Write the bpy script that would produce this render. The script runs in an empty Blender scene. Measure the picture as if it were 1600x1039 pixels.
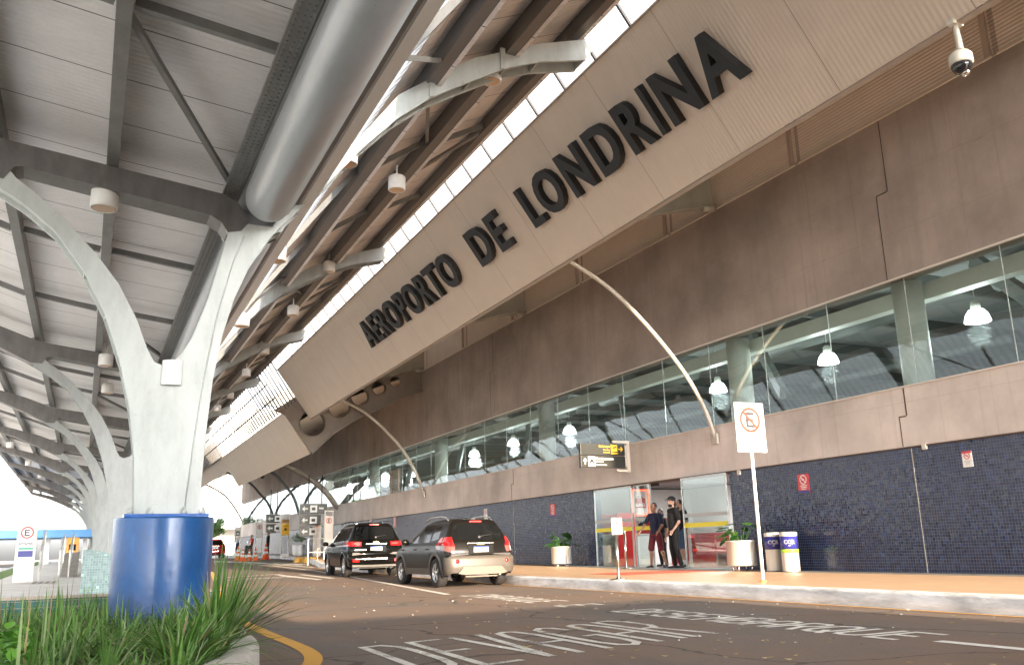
import bpy, bmesh, math, random
from mathutils import Vector, Matrix, Euler
random.seed(7)
R = math.radians
scene = bpy.context.scene
col = scene.collection

# ------------------------------------------------------------------ camera
FPX, CXP, CYP, CAMZ = 1364.0, 800.0, 519.5, 0.85
def _n(v): return Vector(v).normalized()
Yc = _n((-671, -353, -FPX))
Zc = Vector((-150, 5520, -FPX)); Zc = (Zc - Yc * Zc.dot(Yc)).normalized()
Xc = Yc.cross(Zc)
ROT = Matrix((Xc, Yc, Zc))                      # camera axes -> world
cam_data = bpy.data.cameras.new('camera'); cam = bpy.data.objects.new('camera', cam_data); col.objects.link(cam)
cam.matrix_world = Matrix.Translation((0, 0, CAMZ)) @ ROT.to_4x4()
cam_data.sensor_width = 36; cam_data.lens = 36 * FPX / 1600; cam_data.clip_end = 3000; cam_data.clip_start = 0.05
scene.camera = cam

# ------------------------------------------------------------------ light
SUN_EL, SUN_AZ = 11.0, -1.2                      # azimuth of travel, measured from +Y towards +X
world = bpy.data.worlds.new('World'); scene.world = world; world.use_nodes = True
nt = world.node_tree; nt.nodes.clear()
sky = nt.nodes.new('ShaderNodeTexSky'); sky.sky_type = 'NISHITA'; sky.sun_disc = False
sky.sun_elevation = R(SUN_EL); sky.sun_rotation = R(180 + SUN_AZ); sky.dust_density = 3.0; sky.air_density = 1.0; sky.ozone_density = 1.0
hs = nt.nodes.new('ShaderNodeHueSaturation'); hs.inputs['Saturation'].default_value = 0.08
bg = nt.nodes.new('ShaderNodeBackground'); bg.inputs['Strength'].default_value = 0.15
wo = nt.nodes.new('ShaderNodeOutputWorld')
nt.links.new(sky.outputs[0], hs.inputs['Color']); nt.links.new(hs.outputs[0], bg.inputs['Color']); nt.links.new(bg.outputs[0], wo.inputs['Surface'])
sun_d = bpy.data.lights.new('sun', 'SUN'); sun_d.energy = 3.0; sun_d.angle = R(0.6); sun_d.color = (1.0, 0.77, 0.53)
sun = bpy.data.objects.new('sun', sun_d); col.objects.link(sun)
tr = Vector((math.sin(R(SUN_AZ)) * math.cos(R(SUN_EL)), math.cos(R(SUN_AZ)) * math.cos(R(SUN_EL)), -math.sin(R(SUN_EL))))
sun.rotation_euler = tr.to_track_quat('-Z', 'Y').to_euler(); sun.location = (0, -30, 20)
scene.view_settings.view_transform = 'Standard'; scene.view_settings.look = 'None'
scene.view_settings.exposure = 2.75; scene.view_settings.gamma = 1.0

# ------------------------------------------------------------------ ground profile and measuring helpers
def gz(y): return 0.6 * max(0.0, min(1.0, (y - 20) / 54))
def pl(px, py, ax, v):
    d = ROT @ Vector((px - CXP, -(py - CYP), -FPX)); o = Vector((0, 0, CAMZ)); return o + d * ((v - o[ax]) / d[ax])
def gnd(px, py, dz=0.0):
    z = dz; p = Vector((0, 0, 0))
    for i in range(60):
        p = pl(px, py, 2, z)
        if p.y < 0 or p.y > 400: p.y = 120
        z = .7 * z + .3 * (gz(p.y) + dz)
    return p

# ------------------------------------------------------------------ materials
MATS = {}
def mat(name, colr=(.5, .5, .5), rough=.6, metal=0.0, var=0.0, vscale=3.0, bump=0.0, bscale=20.0, coat=0.0, spec=.5, emis=None, estr=0.0, trans=0.0, var2=None, stretch=(1, 1, 1), rvar=0.0):
    if name in MATS: return MATS[name]
    m = bpy.data.materials.new(name); m.use_nodes = True; MATS[name] = m
    t = m.node_tree; b = t.nodes['Principled BSDF']
    b.inputs['Base Color'].default_value = (*colr, 1); b.inputs['Roughness'].default_value = rough; b.inputs['Metallic'].default_value = metal
    b.inputs['Coat Weight'].default_value = coat; b.inputs['Coat Roughness'].default_value = .05
    b.inputs['Specular IOR Level'].default_value = spec; b.inputs['Transmission Weight'].default_value = trans
    if emis: b.inputs['Emission Color'].default_value = (*emis, 1); b.inputs['Emission Strength'].default_value = estr
    tc = t.nodes.new('ShaderNodeTexCoord'); mp = t.nodes.new('ShaderNodeMapping'); mp.inputs['Scale'].default_value = stretch
    t.links.new(tc.outputs['Object'], mp.inputs['Vector'])
    if var > 0:
        n = t.nodes.new('ShaderNodeTexNoise'); n.inputs['Scale'].default_value = vscale; n.inputs['Detail'].default_value = 8; n.inputs['Roughness'].default_value = .65
        t.links.new(mp.outputs[0], n.inputs['Vector'])
        r = t.nodes.new('ShaderNodeValToRGB'); r.color_ramp.elements[0].position = .3; r.color_ramp.elements[1].position = .7
        c2 = var2 if var2 else tuple(min(1, c * (1 + var)) for c in colr)
        r.color_ramp.elements[0].color = (*[c * (1 - var) for c in colr], 1); r.color_ramp.elements[1].color = (*c2, 1)
        t.links.new(n.outputs['Fac'], r.inputs[0]); t.links.new(r.outputs[0], b.inputs['Base Color'])
        if rvar:
            mr = t.nodes.new('ShaderNodeMapRange'); mr.inputs['To Min'].default_value = rough - rvar; mr.inputs['To Max'].default_value = rough + rvar
            t.links.new(n.outputs['Fac'], mr.inputs['Value']); t.links.new(mr.outputs[0], b.inputs['Roughness'])
    if bump > 0:
        n2 = t.nodes.new('ShaderNodeTexNoise'); n2.inputs['Scale'].default_value = bscale; n2.inputs['Detail'].default_value = 6
        t.links.new(mp.outputs[0], n2.inputs['Vector'])
        bp = t.nodes.new('ShaderNodeBump'); bp.inputs['Strength'].default_value = bump; bp.inputs['Distance'].default_value = .02
        t.links.new(n2.outputs['Fac'], bp.inputs['Height']); t.links.new(bp.outputs[0], b.inputs['Normal'])
    return m

def N(t, typ, **kw):
    n = t.nodes.new(typ)
    for k, v in kw.items():
        if k in n.inputs: n.inputs[k].default_value = v
        else: setattr(n, k, v)
    return n
def mth(t, op, a, b=None, c=None):
    n = t.nodes.new('ShaderNodeMath'); n.operation = op
    for i, x in enumerate((a, b, c)):
        if x is None: continue
        if hasattr(x, 'is_linked') or isinstance(x, bpy.types.NodeSocket): t.links.new(x, n.inputs[i])
        else: n.inputs[i].default_value = x
    return n.outputs[0]
def ramp(t, fac, stops):
    r = t.nodes.new('ShaderNodeValToRGB'); el = r.color_ramp.elements
    while len(el) < len(stops): el.new(.5)
    for e, (p, c) in zip(el, stops): e.position = p; e.color = (*c, 1)
    t.links.new(fac, r.inputs[0]); return r.outputs[0]
def mixc(t, fac, a, b, mode='MIX'):
    n = t.nodes.new('ShaderNodeMix'); n.data_type = 'RGBA'; n.blend_type = mode
    for s, x in ((n.inputs[0], fac), (n.inputs[6], a), (n.inputs[7], b)):
        if isinstance(x, bpy.types.NodeSocket): t.links.new(x, s)
        elif isinstance(x, tuple): s.default_value = (*x, 1)
        else: s.default_value = x
    return n.outputs[2]
def noise(t, vec, scale, detail=6, rough=.6):
    n = N(t, 'ShaderNodeTexNoise', Scale=scale, Detail=detail, Roughness=rough); t.links.new(vec, n.inputs['Vector']); return n.outputs['Fac']
def newmat(name):
    m = bpy.data.materials.new(name); m.use_nodes = True; MATS[name] = m
    t = m.node_tree; b = t.nodes['Principled BSDF']; tc = t.nodes.new('ShaderNodeTexCoord'); s = t.nodes.new('ShaderNodeSeparateXYZ')
    t.links.new(tc.outputs['Object'], s.inputs[0]); return m, t, b, tc.outputs['Object'], s.outputs
def bumpn(t, h, strength, dist, b):
    bp = t.nodes.new('ShaderNodeBump'); bp.inputs['Strength'].default_value = strength; bp.inputs['Distance'].default_value = dist
    t.links.new(h, bp.inputs['Height']); t.links.new(bp.outputs[0], b.inputs['Normal']); return bp

def tile_material(name, c1, c2, grout, size, rough=.18, ax=1):
    m, t, b, oc, s = newmat(name)
    cv = t.nodes.new('ShaderNodeCombineXYZ'); t.links.new(s[ax], cv.inputs[0]); t.links.new(s[2], cv.inputs[1])
    br = N(t, 'ShaderNodeTexBrick', offset=0.0, squash=1.0); br.inputs['Scale'].default_value = 1.0; br.inputs['Brick Width'].default_value = size; br.inputs['Row Height'].default_value = size
    br.inputs['Mortar Size'].default_value = size * .045; br.inputs['Mortar Smooth'].default_value = .2; br.inputs['Bias'].default_value = 0
    t.links.new(cv.outputs[0], br.inputs['Vector'])
    fl = t.nodes.new('ShaderNodeVectorMath'); fl.operation = 'DIVIDE'; fl.inputs[1].default_value = (size,) * 3; t.links.new(cv.outputs[0], fl.inputs[0])
    f2 = t.nodes.new('ShaderNodeVectorMath'); f2.operation = 'FLOOR'; t.links.new(fl.outputs[0], f2.inputs[0])
    wn = t.nodes.new('ShaderNodeTexWhiteNoise'); wn.noise_dimensions = '2D'; t.links.new(f2.outputs[0], wn.inputs['Vector'])
    cc = ramp(t, wn.outputs['Value'], [(0, c1), (.55, tuple((a + b_) / 2 for a, b_ in zip(c1, c2))), (.96, c2), (1.0, tuple(min(1, x * 2.2) for x in c2))])
    big = noise(t, oc, .9, 5); cc2 = mixc(t, mth(t, 'MULTIPLY', big, .5), cc, tuple(x * 1.6 for x in c1))
    t.links.new(mixc(t, br.outputs['Fac'], cc2, grout), b.inputs['Base Color'])
    rr = mth(t, 'ADD', mth(t, 'MULTIPLY', wn.outputs['Value'], .16), mth(t, 'MULTIPLY', br.outputs['Fac'], .5)); t.links.new(mth(t, 'ADD', rr, rough), b.inputs['Roughness'])
    sb = t.nodes.new('ShaderNodeVectorMath'); sb.operation = 'SUBTRACT'; sb.inputs[1].default_value = (.5, .5, .5); t.links.new(wn.outputs['Color'], sb.inputs[0])
    sc = t.nodes.new('ShaderNodeVectorMath'); sc.operation = 'SCALE'; sc.inputs['Scale'].default_value = .085; t.links.new(sb.outputs[0], sc.inputs[0])
    ge = t.nodes.new('ShaderNodeNewGeometry'); ad = t.nodes.new('ShaderNodeVectorMath'); ad.operation = 'ADD'; t.links.new(ge.outputs['Normal'], ad.inputs[0]); t.links.new(sc.outputs[0], ad.inputs[1])
    nn = t.nodes.new('ShaderNodeVectorMath'); nn.operation = 'NORMALIZE'; t.links.new(ad.outputs[0], nn.inputs[0])
    bp = N(t, 'ShaderNodeBump', Strength=.4, Distance=.002, invert=True); t.links.new(br.outputs['Fac'], bp.inputs['Height']); t.links.new(nn.outputs[0], bp.inputs['Normal']); t.links.new(bp.outputs[0], b.inputs['Normal'])
    return m
M_TILE = tile_material('navy_mosaic', (.004, .009, .036), (.012, .030, .10), (.17, .175, .18), .055, rough=.10)
M_TEAL = tile_material('teal_mosaic', (.02, .09, .09), (.06, .20, .19), (.42, .32, .22), .075, rough=.3, ax=0)
M_TEAL2 = tile_material('pale_teal_mosaic', (.12, .2, .2), (.25, .36, .35), (.45, .45, .43), .05, rough=.4, ax=0)

def corr_material(name, base, period, axis, amp=.012, rough=.5, seam=None, seamcol=(.03, .03, .03), stain=.12, soft=True, metal=0.0, stainc=None):
    """painted sheet metal with ribs repeating along one axis and optional seams along another"""
    m, t, b, oc, s = newmat(name)
    st = noise(t, oc, 1.3, 7, .7)
    c = ramp(t, st, [(.25, tuple(x * (1 - stain) for x in base)), (.75, tuple(min(1, x * (1 + stain * .6)) for x in base))])
    if stainc:
        st2 = noise(t, oc, .35, 4, .6); c = mixc(t, ramp(t, st2, [(.5, (0, 0, 0)), (.75, (.6, .6, .6))]), c, stainc)
    w = mth(t, 'SINE', mth(t, 'MULTIPLY', s[axis], 2 * math.pi / period)); h = mth(t, 'MULTIPLY', w, 1.0)
    if seam:
        fr = mth(t, 'FRACT', mth(t, 'DIVIDE', mth(t, 'ADD', s[seam[1]], seam[2]), seam[0])); ln = mth(t, 'LESS_THAN', fr, seam[3] / seam[0])
        c = mixc(t, ln, c, seamcol)
    t.links.new(c, b.inputs['Base Color']); b.inputs['Roughness'].default_value = rough; b.inputs['Metallic'].default_value = metal
    bumpn(t, h, 1.0, amp, b)
    return m
M_DECK = corr_material('canopy_sheeting', (.80, .79, .80), .085, 1, amp=.006, rough=.55, seam=(1.02, 1, .35, .014), stain=.13)
M_DECKR = corr_material('canopy_sheeting_warm_bounce', (.76, .73, .71), .085, 1, amp=.005, rough=.55, seam=(1.02, 1, .35, .014), stain=.15)  # beige cast puts warm bounced light into the sheeting colour
M_PANEL = corr_material('beige_cladding', (.68, .575, .465), .078, 1, amp=.0016, rough=.5, seam=(2.0, 1, .5, .012), seamcol=(.3, .24, .19), stain=.07)
M_LOUV = corr_material('horizontal_cladding', (.76, .68, .60), .075, 2, amp=.0045, rough=.55, seam=(4.9, 1, 1.1, .10), seamcol=(.42, .35, .30), stain=.1)

def concrete(name, base, streak, rough=.75, joints=True, dark=.6):
    m, t, b, oc, s = newmat(name)
    mp = N(t, 'ShaderNodeMapping'); mp.inputs['Scale'].default_value = (1, 1.6, .12); t.links.new(oc, mp.inputs['Vector'])
    v = noise(t, mp.outputs[0], 1.4, 8, .7); a = noise(t, oc, .55, 6, .6); f = noise(t, oc, 9, 6, .7)
    c = ramp(t, a, [(.3, tuple(x * .66 for x in base)), (.52, base), (.74, tuple(min(1, x * 1.28) for x in base))])
    c = mixc(t, mth(t, 'MULTIPLY', ramp(t, v, [(.5, (0, 0, 0)), (.75, (1, 1, 1))]), dark), c, streak)
    c = mixc(t, mth(t, 'MULTIPLY', f, .22), c, tuple(x * .5 for x in base))
    mp3 = N(t, 'ShaderNodeMapping'); mp3.inputs['Scale'].default_value = (1, 5, .10); t.links.new(oc, mp3.inputs['Vector']); dr = noise(t, mp3.outputs[0], 1.1, 6, .75); c = mixc(t, mth(t, 'MULTIPLY', ramp(t, dr, [(.54, (0, 0, 0)), (.70, (1, 1, 1))]), .45), c, tuple(x * .62 for x in base))
    mp2 = N(t, 'ShaderNodeMapping'); mp2.inputs['Scale'].default_value = (1, .5, 6); t.links.new(oc, mp2.inputs['Vector'])
    pk = noise(t, mp2.outputs[0], 2.2, 4, .6); c = mixc(t, ramp(t, pk, [(.72, (0, 0, 0)), (.76, (.55, .55, .55))]), c, tuple(x * .45 for x in base))
    if joints:   # faint formwork board joints
        z = mth(t, 'LESS_THAN', mth(t, 'FRACT', mth(t, 'DIVIDE', s[2], 1.11)), .009); y = mth(t, 'LESS_THAN', mth(t, 'FRACT', mth(t, 'DIVIDE', s[1], 2.45)), .004)
        c = mixc(t, mth(t, 'MULTIPLY', mth(t, 'MAXIMUM', z, y), .35), c, tuple(x * .5 for x in base))
    t.links.new(c, b.inputs['Base Color']); b.inputs['Roughness'].default_value = rough
    bumpn(t, f, .35, .01, b); return m
M_CONC_UP = concrete('brown_concrete', (.345, .290, .255), (.22, .20, .188))
M_CONC_LO = concrete('pale_concrete', (.60, .54, .505), (.68, .61, .565), dark=.35, rough=.6)

def metal_paint(name, base, dirt, rough=.45, amt=.7):
    m, t, b, oc, s = newmat(name)
    mp = N(t, 'ShaderNodeMapping'); mp.inputs['Scale'].default_value = (2.2, 1, .7); t.links.new(oc, mp.inputs['Vector'])
    a = noise(t, mp.outputs[0], 2.2, 9, .72); c = mixc(t, mth(t, 'MULTIPLY', ramp(t, a, [(.42, (0, 0, 0)), (.72, (1, 1, 1))]), amt), base, dirt)
    f = noise(t, oc, 14, 6, .7); c = mixc(t, mth(t, 'MULTIPLY', ramp(t, f, [(.62, (0, 0, 0)), (.7, (1, 1, 1))]), .25), c, (.22, .13, .07))
    t.links.new(c, b.inputs['Base Color']); b.inputs['Roughness'].default_value = rough; bumpn(t, f, .12, .01, b); return m
M_STEEL = metal_paint('weathered_pale_steel', (.50, .535, .515), (.28, .30, .29), amt=.55)
M_STEEL2 = metal_paint('darker_pale_steel', (.33, .35, .34), (.19, .20, .195), amt=.6)  # darker pale steel for every column after the first
M_BEAM = metal_paint('dark_grey_steel', (.19, .193, .19), (.085, .085, .083), amt=.6)
M_PURL = metal_paint('brown_grey_steel', (.155, .145, .135), (.11, .105, .10), amt=.5)
M_TUBE = metal_paint('silver_pipe_paint', (.40, .425, .45), (.32, .34, .36), rough=.36, amt=.5)
MATS['silver_pipe_paint'].node_tree.nodes['Principled BSDF'].inputs['Metallic'].default_value = .35

def road_mat():
    m, t, b, oc, s = newmat('reddish_asphalt')
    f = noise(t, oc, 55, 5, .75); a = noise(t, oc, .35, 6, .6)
    mp = N(t, 'ShaderNodeMapping'); mp.inputs['Scale'].default_value = (1, .22, 1); t.links.new(oc, mp.inputs['Vector']); w = noise(t, mp.outputs[0], .9, 7, .65)
    c = ramp(t, f, [(.3, (.095, .083, .074)), (.55, (.135, .116, .104)), (.75, (.22, .188, .168))])
    c = mixc(t, mth(t, 'MULTIPLY', ramp(t, a, [(.35, (0, 0, 0)), (.65, (1, 1, 1))]), .7), c, (.20, .115, .070))  # reddish-brown mottling across the whole road
    c = mixc(t, mth(t, 'MULTIPLY', ramp(t, w, [(.52, (0, 0, 0)), (.7, (1, 1, 1))]), .35), c, (.045, .037, .034))
    wv = N(t, 'ShaderNodeTexNoise', Scale=1.2, Detail=4.0); t.links.new(oc, wv.inputs['Vector']); ad = t.nodes.new('ShaderNodeVectorMath'); ad.operation = 'MULTIPLY_ADD'; ad.inputs[1].default_value = (.9, .9, 0); t.links.new(wv.outputs['Color'], ad.inputs[0]); t.links.new(oc, ad.inputs[2])
    vo = N(t, 'ShaderNodeTexVoronoi', Scale=.33, feature='DISTANCE_TO_EDGE'); t.links.new(ad.outputs[0], vo.inputs['Vector'])
    c = mixc(t, mth(t, 'MULTIPLY', mth(t, 'LESS_THAN', vo.outputs['Distance'], .006), .75), c, (.03, .025, .022))
    sp = noise(t, oc, 1.7, 3, .5); c = mixc(t, mth(t, 'MULTIPLY', ramp(t, sp, [(.68, (0, 0, 0)), (.74, (1, 1, 1))]), .4), c, (.04, .034, .03))
    t.links.new(c, b.inputs['Base Color']); b.inputs['Roughness'].default_value = .78
    bumpn(t, f, .8, .012, b); return m
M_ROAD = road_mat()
def paint_mat(name, c0, wear=.45, under=(.09, .075, .066)):
    m, t, b, oc, s = newmat(name)
    f = noise(t, oc, 38, 6, .8); a = noise(t, oc, 2.2, 4, .6); k = mth(t, 'MULTIPLY', mth(t, 'ADD', f, mth(t, 'MULTIPLY', a, .6)), .66)
    t.links.new(mixc(t, ramp(t, k, [(wear, (1, 1, 1)), (wear + .08, (0, 0, 0))]), c0, under), b.inputs['Base Color']); b.inputs['Roughness'].default_value = .7
    bumpn(t, f, .5, .01, b); return m
M_WPAINT = paint_mat('worn_white_paint', (.62, .60, .55), .44)
M_WPAINT2 = paint_mat('fresh_white_paint', (.66, .64, .60), .36)
M_YPAINT = paint_mat('yellow_kerb_paint', (.62, .33, .05), .38)
def walk_mat():
    m, t, b, oc, s = newmat('terracotta_paving')
    br = N(t, 'ShaderNodeTexBrick', offset=0.0); br.inputs['Scale'].default_value = 1; br.inputs['Brick Width'].default_value = .3; br.inputs['Row Height'].default_value = .3; br.inputs['Mortar Size'].default_value = .004
    br.inputs['Color1'].default_value = (.62, .42, .26, 1); br.inputs['Color2'].default_value = (.56, .375, .23, 1); br.inputs['Mortar'].default_value = (.42, .28, .18, 1); t.links.new(oc, br.inputs['Vector'])
    a = noise(t, oc, .8, 6, .6); c = mixc(t, mth(t, 'MULTIPLY', ramp(t, a, [(.45, (0, 0, 0)), (.75, (1, 1, 1))]), .4), br.outputs['Color'], (.40, .29, .20))
    t.links.new(c, b.inputs['Base Color']); b.inputs['Roughness'].default_value = .42; return m
M_WALK = walk_mat()
M_KERB = mat('painted_kerb', (.70, .70, .71), .7, var=.5, vscale=2.6, bump=.6, bscale=12, var2=(.88, .89, .91), stretch=(1, .5, 2))
M_GREYPAVE = mat('grey_paving', (.30, .28, .25), .7, var=.2, vscale=2, bump=.3)
M_LIGHTPAVE = mat('light_concrete_paving', (.62, .60, .57), .8, var=.15, vscale=1.2, bump=.3)
M_GROUND = mat('far_ground', (.44, .41, .36), .9, var=.3, vscale=.2, bump=.3)
M_SOIL = mat('planter_soil', (.05, .035, .025), .95, var=.4, vscale=10, bump=1, bscale=30)
M_GRASSG = mat('lawn_green', (.12, .20, .05), .9, var=.3, vscale=8, bump=.8, bscale=60)
M_BLUE = metal_paint('blue_drum_paint', (.010, .085, .36), (.02, .15, .48), rough=.22, amt=.6); M_BLUE.node_tree.nodes['Principled BSDF'].inputs['Coat Weight'].default_value = .6
def drum_mat():
    m, t, b, oc, s = newmat('scuffed_blue_paint'); mp = N(t, 'ShaderNodeMapping'); mp.inputs['Scale'].default_value = (1, 1, .35); t.links.new(oc, mp.inputs['Vector'])
    a = noise(t, mp.outputs[0], 3.0, 8, .7); c = ramp(t, a, [(.3, (.005, .052, .17)), (.55, (.007, .082, .27)), (.75, (.02, .14, .38))])
    f = noise(t, oc, 26, 6, .75); c = mixc(t, mth(t, 'MULTIPLY', ramp(t, f, [(.66, (0, 0, 0)), (.70, (1, 1, 1))]), .5), c, (.25, .32, .42))
    z = mth(t, 'MULTIPLY_ADD', s[2], -2.2, 1.15); g = mth(t, 'MULTIPLY', mth(t, 'MAXIMUM', mth(t, 'MINIMUM', z, 1.0), 0.0), noise(t, oc, 7, 6, .7)); c = mixc(t, g, c, (.13, .085, .06))
    t.links.new(c, b.inputs['Base Color']); t.links.new(mth(t, 'MULTIPLY_ADD', a, .35, .18), b.inputs['Roughness']); b.inputs['Coat Weight'].default_value = .3; b.inputs['Coat Roughness'].default_value = .15
    d = noise(t, oc, 2.6, 3, .5); bumpn(t, mth(t, 'ADD', d, mth(t, 'MULTIPLY', f, .03)), .35, .06, b); return m
M_DRUM = drum_mat()
M_WHITE = mat('white_enamel', (.80, .80, .78), .45, var=.04, vscale=6)
M_CREAM = mat('cream_plastic', (.60, .56, .47), .5, var=.05)
M_BLACK = mat('black_gloss', (.01, .01, .012), .15, coat=.6)
M_DARK = mat('dark_trim', (.02, .02, .022), .5, var=.2, bump=.1)
M_LETTER = mat('charcoal_letter', (.012, .0135, .015), .55, var=.3, vscale=2.5, bump=.2, bscale=6)
M_CHROME = mat('brushed_steel', (.62, .60, .57), .22, metal=1.0, var=.08, vscale=4, stretch=(1, 1, .2))
M_STAIN = mat('stainless', (.58, .57, .54), .4, metal=.35, var=.08, vscale=3, stretch=(4, 4, .3))
M_INTER = mat('hall_wall_paint', (.22, .23, .225), .8, var=.06)
M_CEIL = mat('hall_ceiling_paint', (.36, .375, .37), .85, var=.06, vscale=.6)
M_COLI = mat('pale_green_column', (.74, .77, .70), .55, var=.08, vscale=2)
M_REDP = mat('red_panel', (.42, .010, .010), .35, var=.08)
M_WALLW = mat('shop_white_wall', (.62, .62, .60), .7, var=.05)
M_FLOORI = mat('polished_floor', (.22, .20, .18), .2, var=.15, vscale=1.5)
M_LAMP = mat('lamp_glow', (.9, .9, .9), .4, emis=(.92, 1, .97), estr=3.0)
M_NEON = mat('red_neon', (.8, .05, .02), .4, emis=(1, .09, .03), estr=1.0)
M_LAMPIN = mat('lamp_diffuser', (.62, .42, .27), .35, var=.1)
M_ORANGE = mat('cone_orange', (.75, .10, .02), .5, var=.06)
M_BRICK = mat('render_wall', (.55, .53, .50), .85, var=.1)
M_WHITEB = mat('white_building_paint', (.72, .72, .70), .8, var=.06, vscale=.5)
M_GLASSW = mat('blue_window_glass', (.10, .16, .22), .08, coat=.5)
M_BLUEROOF = mat('blue_fascia', (.10, .30, .62), .5, var=.06)
M_BARK = mat('bark', (.14, .10, .07), .9, var=.4, vscale=6, bump=1, bscale=12)

def leaf_mat(name, c1, c2, rough=.45, tr=.35):
    m = bpy.data.materials.new(name); m.use_nodes = True; MATS[name] = m; t = m.node_tree; b = t.nodes['Principled BSDF']; out = [n for n in t.nodes if n.type == 'OUTPUT_MATERIAL'][0]
    g = t.nodes.new('ShaderNodeNewGeometry'); c = ramp(t, g.outputs['Random Per Island'], [(0, c1), (.6, c2), (1, tuple(min(1, x * 1.5) for x in c2))])
    t.links.new(c, b.inputs['Base Color']); b.inputs['Roughness'].default_value = rough
    tl = t.nodes.new('ShaderNodeBsdfTranslucent'); t.links.new(c, tl.inputs['Color']); mx = t.nodes.new('ShaderNodeMixShader'); mx.inputs[0].default_value = tr
    t.links.new(b.outputs[0], mx.inputs[1]); t.links.new(tl.outputs[0], mx.inputs[2]); t.links.new(mx.outputs[0], out.inputs['Surface']); return m
M_BLADE = leaf_mat('strap_leaf', (.055, .14, .022), (.13, .26, .055))
M_BLADE2 = leaf_mat('pale_strap_leaf', (.14, .22, .07), (.28, .36, .16))
M_STRAW = leaf_mat('dry_leaf', (.22, .15, .07), (.34, .26, .13))
M_LEAF = leaf_mat('bright_broad_leaf', (.06, .20, .02), (.15, .36, .05), rough=.35)
M_TREE = leaf_mat('tree_leaf', (.025, .06, .015), (.08, .15, .035))
M_POTL = leaf_mat('pot_plant_leaf', (.02, .08, .015), (.06, .17, .03), rough=.3)

def trans_mat():
    m = bpy.data.materials.new('translucent_sheet'); m.use_nodes = True; MATS['translucent_sheet'] = m; t = m.node_tree; t.nodes.clear()
    out = t.nodes.new('ShaderNodeOutputMaterial'); tl = t.nodes.new('ShaderNodeBsdfTranslucent'); tl.inputs['Color'].default_value = (.9, .92, .93, 1)
    tp = t.nodes.new('ShaderNodeBsdfTransparent'); tp.inputs['Color'].default_value = (.92, .94, .96, 1); mx = t.nodes.new('ShaderNodeMixShader'); 
    tc = t.nodes.new('ShaderNodeTexCoord'); s = t.nodes.new('ShaderNodeSeparateXYZ'); t.links.new(tc.outputs['Object'], s.inputs[0])
    w = mth(t, 'SINE', mth(t, 'MULTIPLY', s.outputs[1], 2 * math.pi / .26)); k = mth(t, 'ADD', mth(t, 'MULTIPLY', w, .2), .62)
    t.links.new(k, mx.inputs[0]); t.links.new(tl.outputs[0], mx.inputs[1]); t.links.new(tp.outputs[0], mx.inputs[2]); t.links.new(mx.outputs[0], out.inputs['Surface']); return m
M_TRANS = trans_mat()
M_TRANSD = trans_mat(); M_TRANSD.name = 'dim_translucent_sheet'
for n_ in M_TRANSD.node_tree.nodes:
    if n_.type == 'BSDF_TRANSLUCENT': n_.inputs[0].default_value = (.55, .57, .6, 1)
    if n_.type == 'BSDF_TRANSPARENT': n_.inputs[0].default_value = (.42, .44, .47, 1)
def glass_mat(name, tint=(.80, .84, .83), wav=.25, base=.06, scale=.5):
    m = bpy.data.materials.new(name); m.use_nodes = True; MATS[name] = m; t = m.node_tree; t.nodes.clear(); out = t.nodes.new('ShaderNodeOutputMaterial')
    tp = t.nodes.new('ShaderNodeBsdfTransparent'); tp.inputs['Color'].default_value = (*tint, 1); gl = t.nodes.new('ShaderNodeBsdfGlossy'); gl.inputs['Roughness'].default_value = .01; gl.inputs['Color'].default_value = (.92, .97, .97, 1)
    fr = t.nodes.new('ShaderNodeLayerWeight'); fr.inputs['Blend'].default_value = .5; f = mth(t, 'ADD', mth(t, 'MULTIPLY', mth(t, 'POWER', fr.outputs['Facing'], 3.5), .9), base)
    tc = t.nodes.new('ShaderNodeTexCoord'); n = N(t, 'ShaderNodeTexNoise', Scale=scale, Detail=1.0); t.links.new(tc.outputs['Object'], n.inputs['Vector'])
    bp = N(t, 'ShaderNodeBump', Strength=wav, Distance=.05); t.links.new(n.outputs['Fac'], bp.inputs['Height']); t.links.new(bp.outputs[0], gl.inputs['Normal'])
    mx = t.nodes.new('ShaderNodeMixShader'); t.links.new(f, mx.inputs[0]); t.links.new(tp.outputs[0], mx.inputs[1]); t.links.new(gl.outputs[0], mx.inputs[2]); t.links.new(mx.outputs[0], out.inputs['Surface']); return m
M_GLASS = glass_mat('hall_glass'); M_DOORG = glass_mat('door_glass', (.85, .90, .88), .05, .08)

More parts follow.
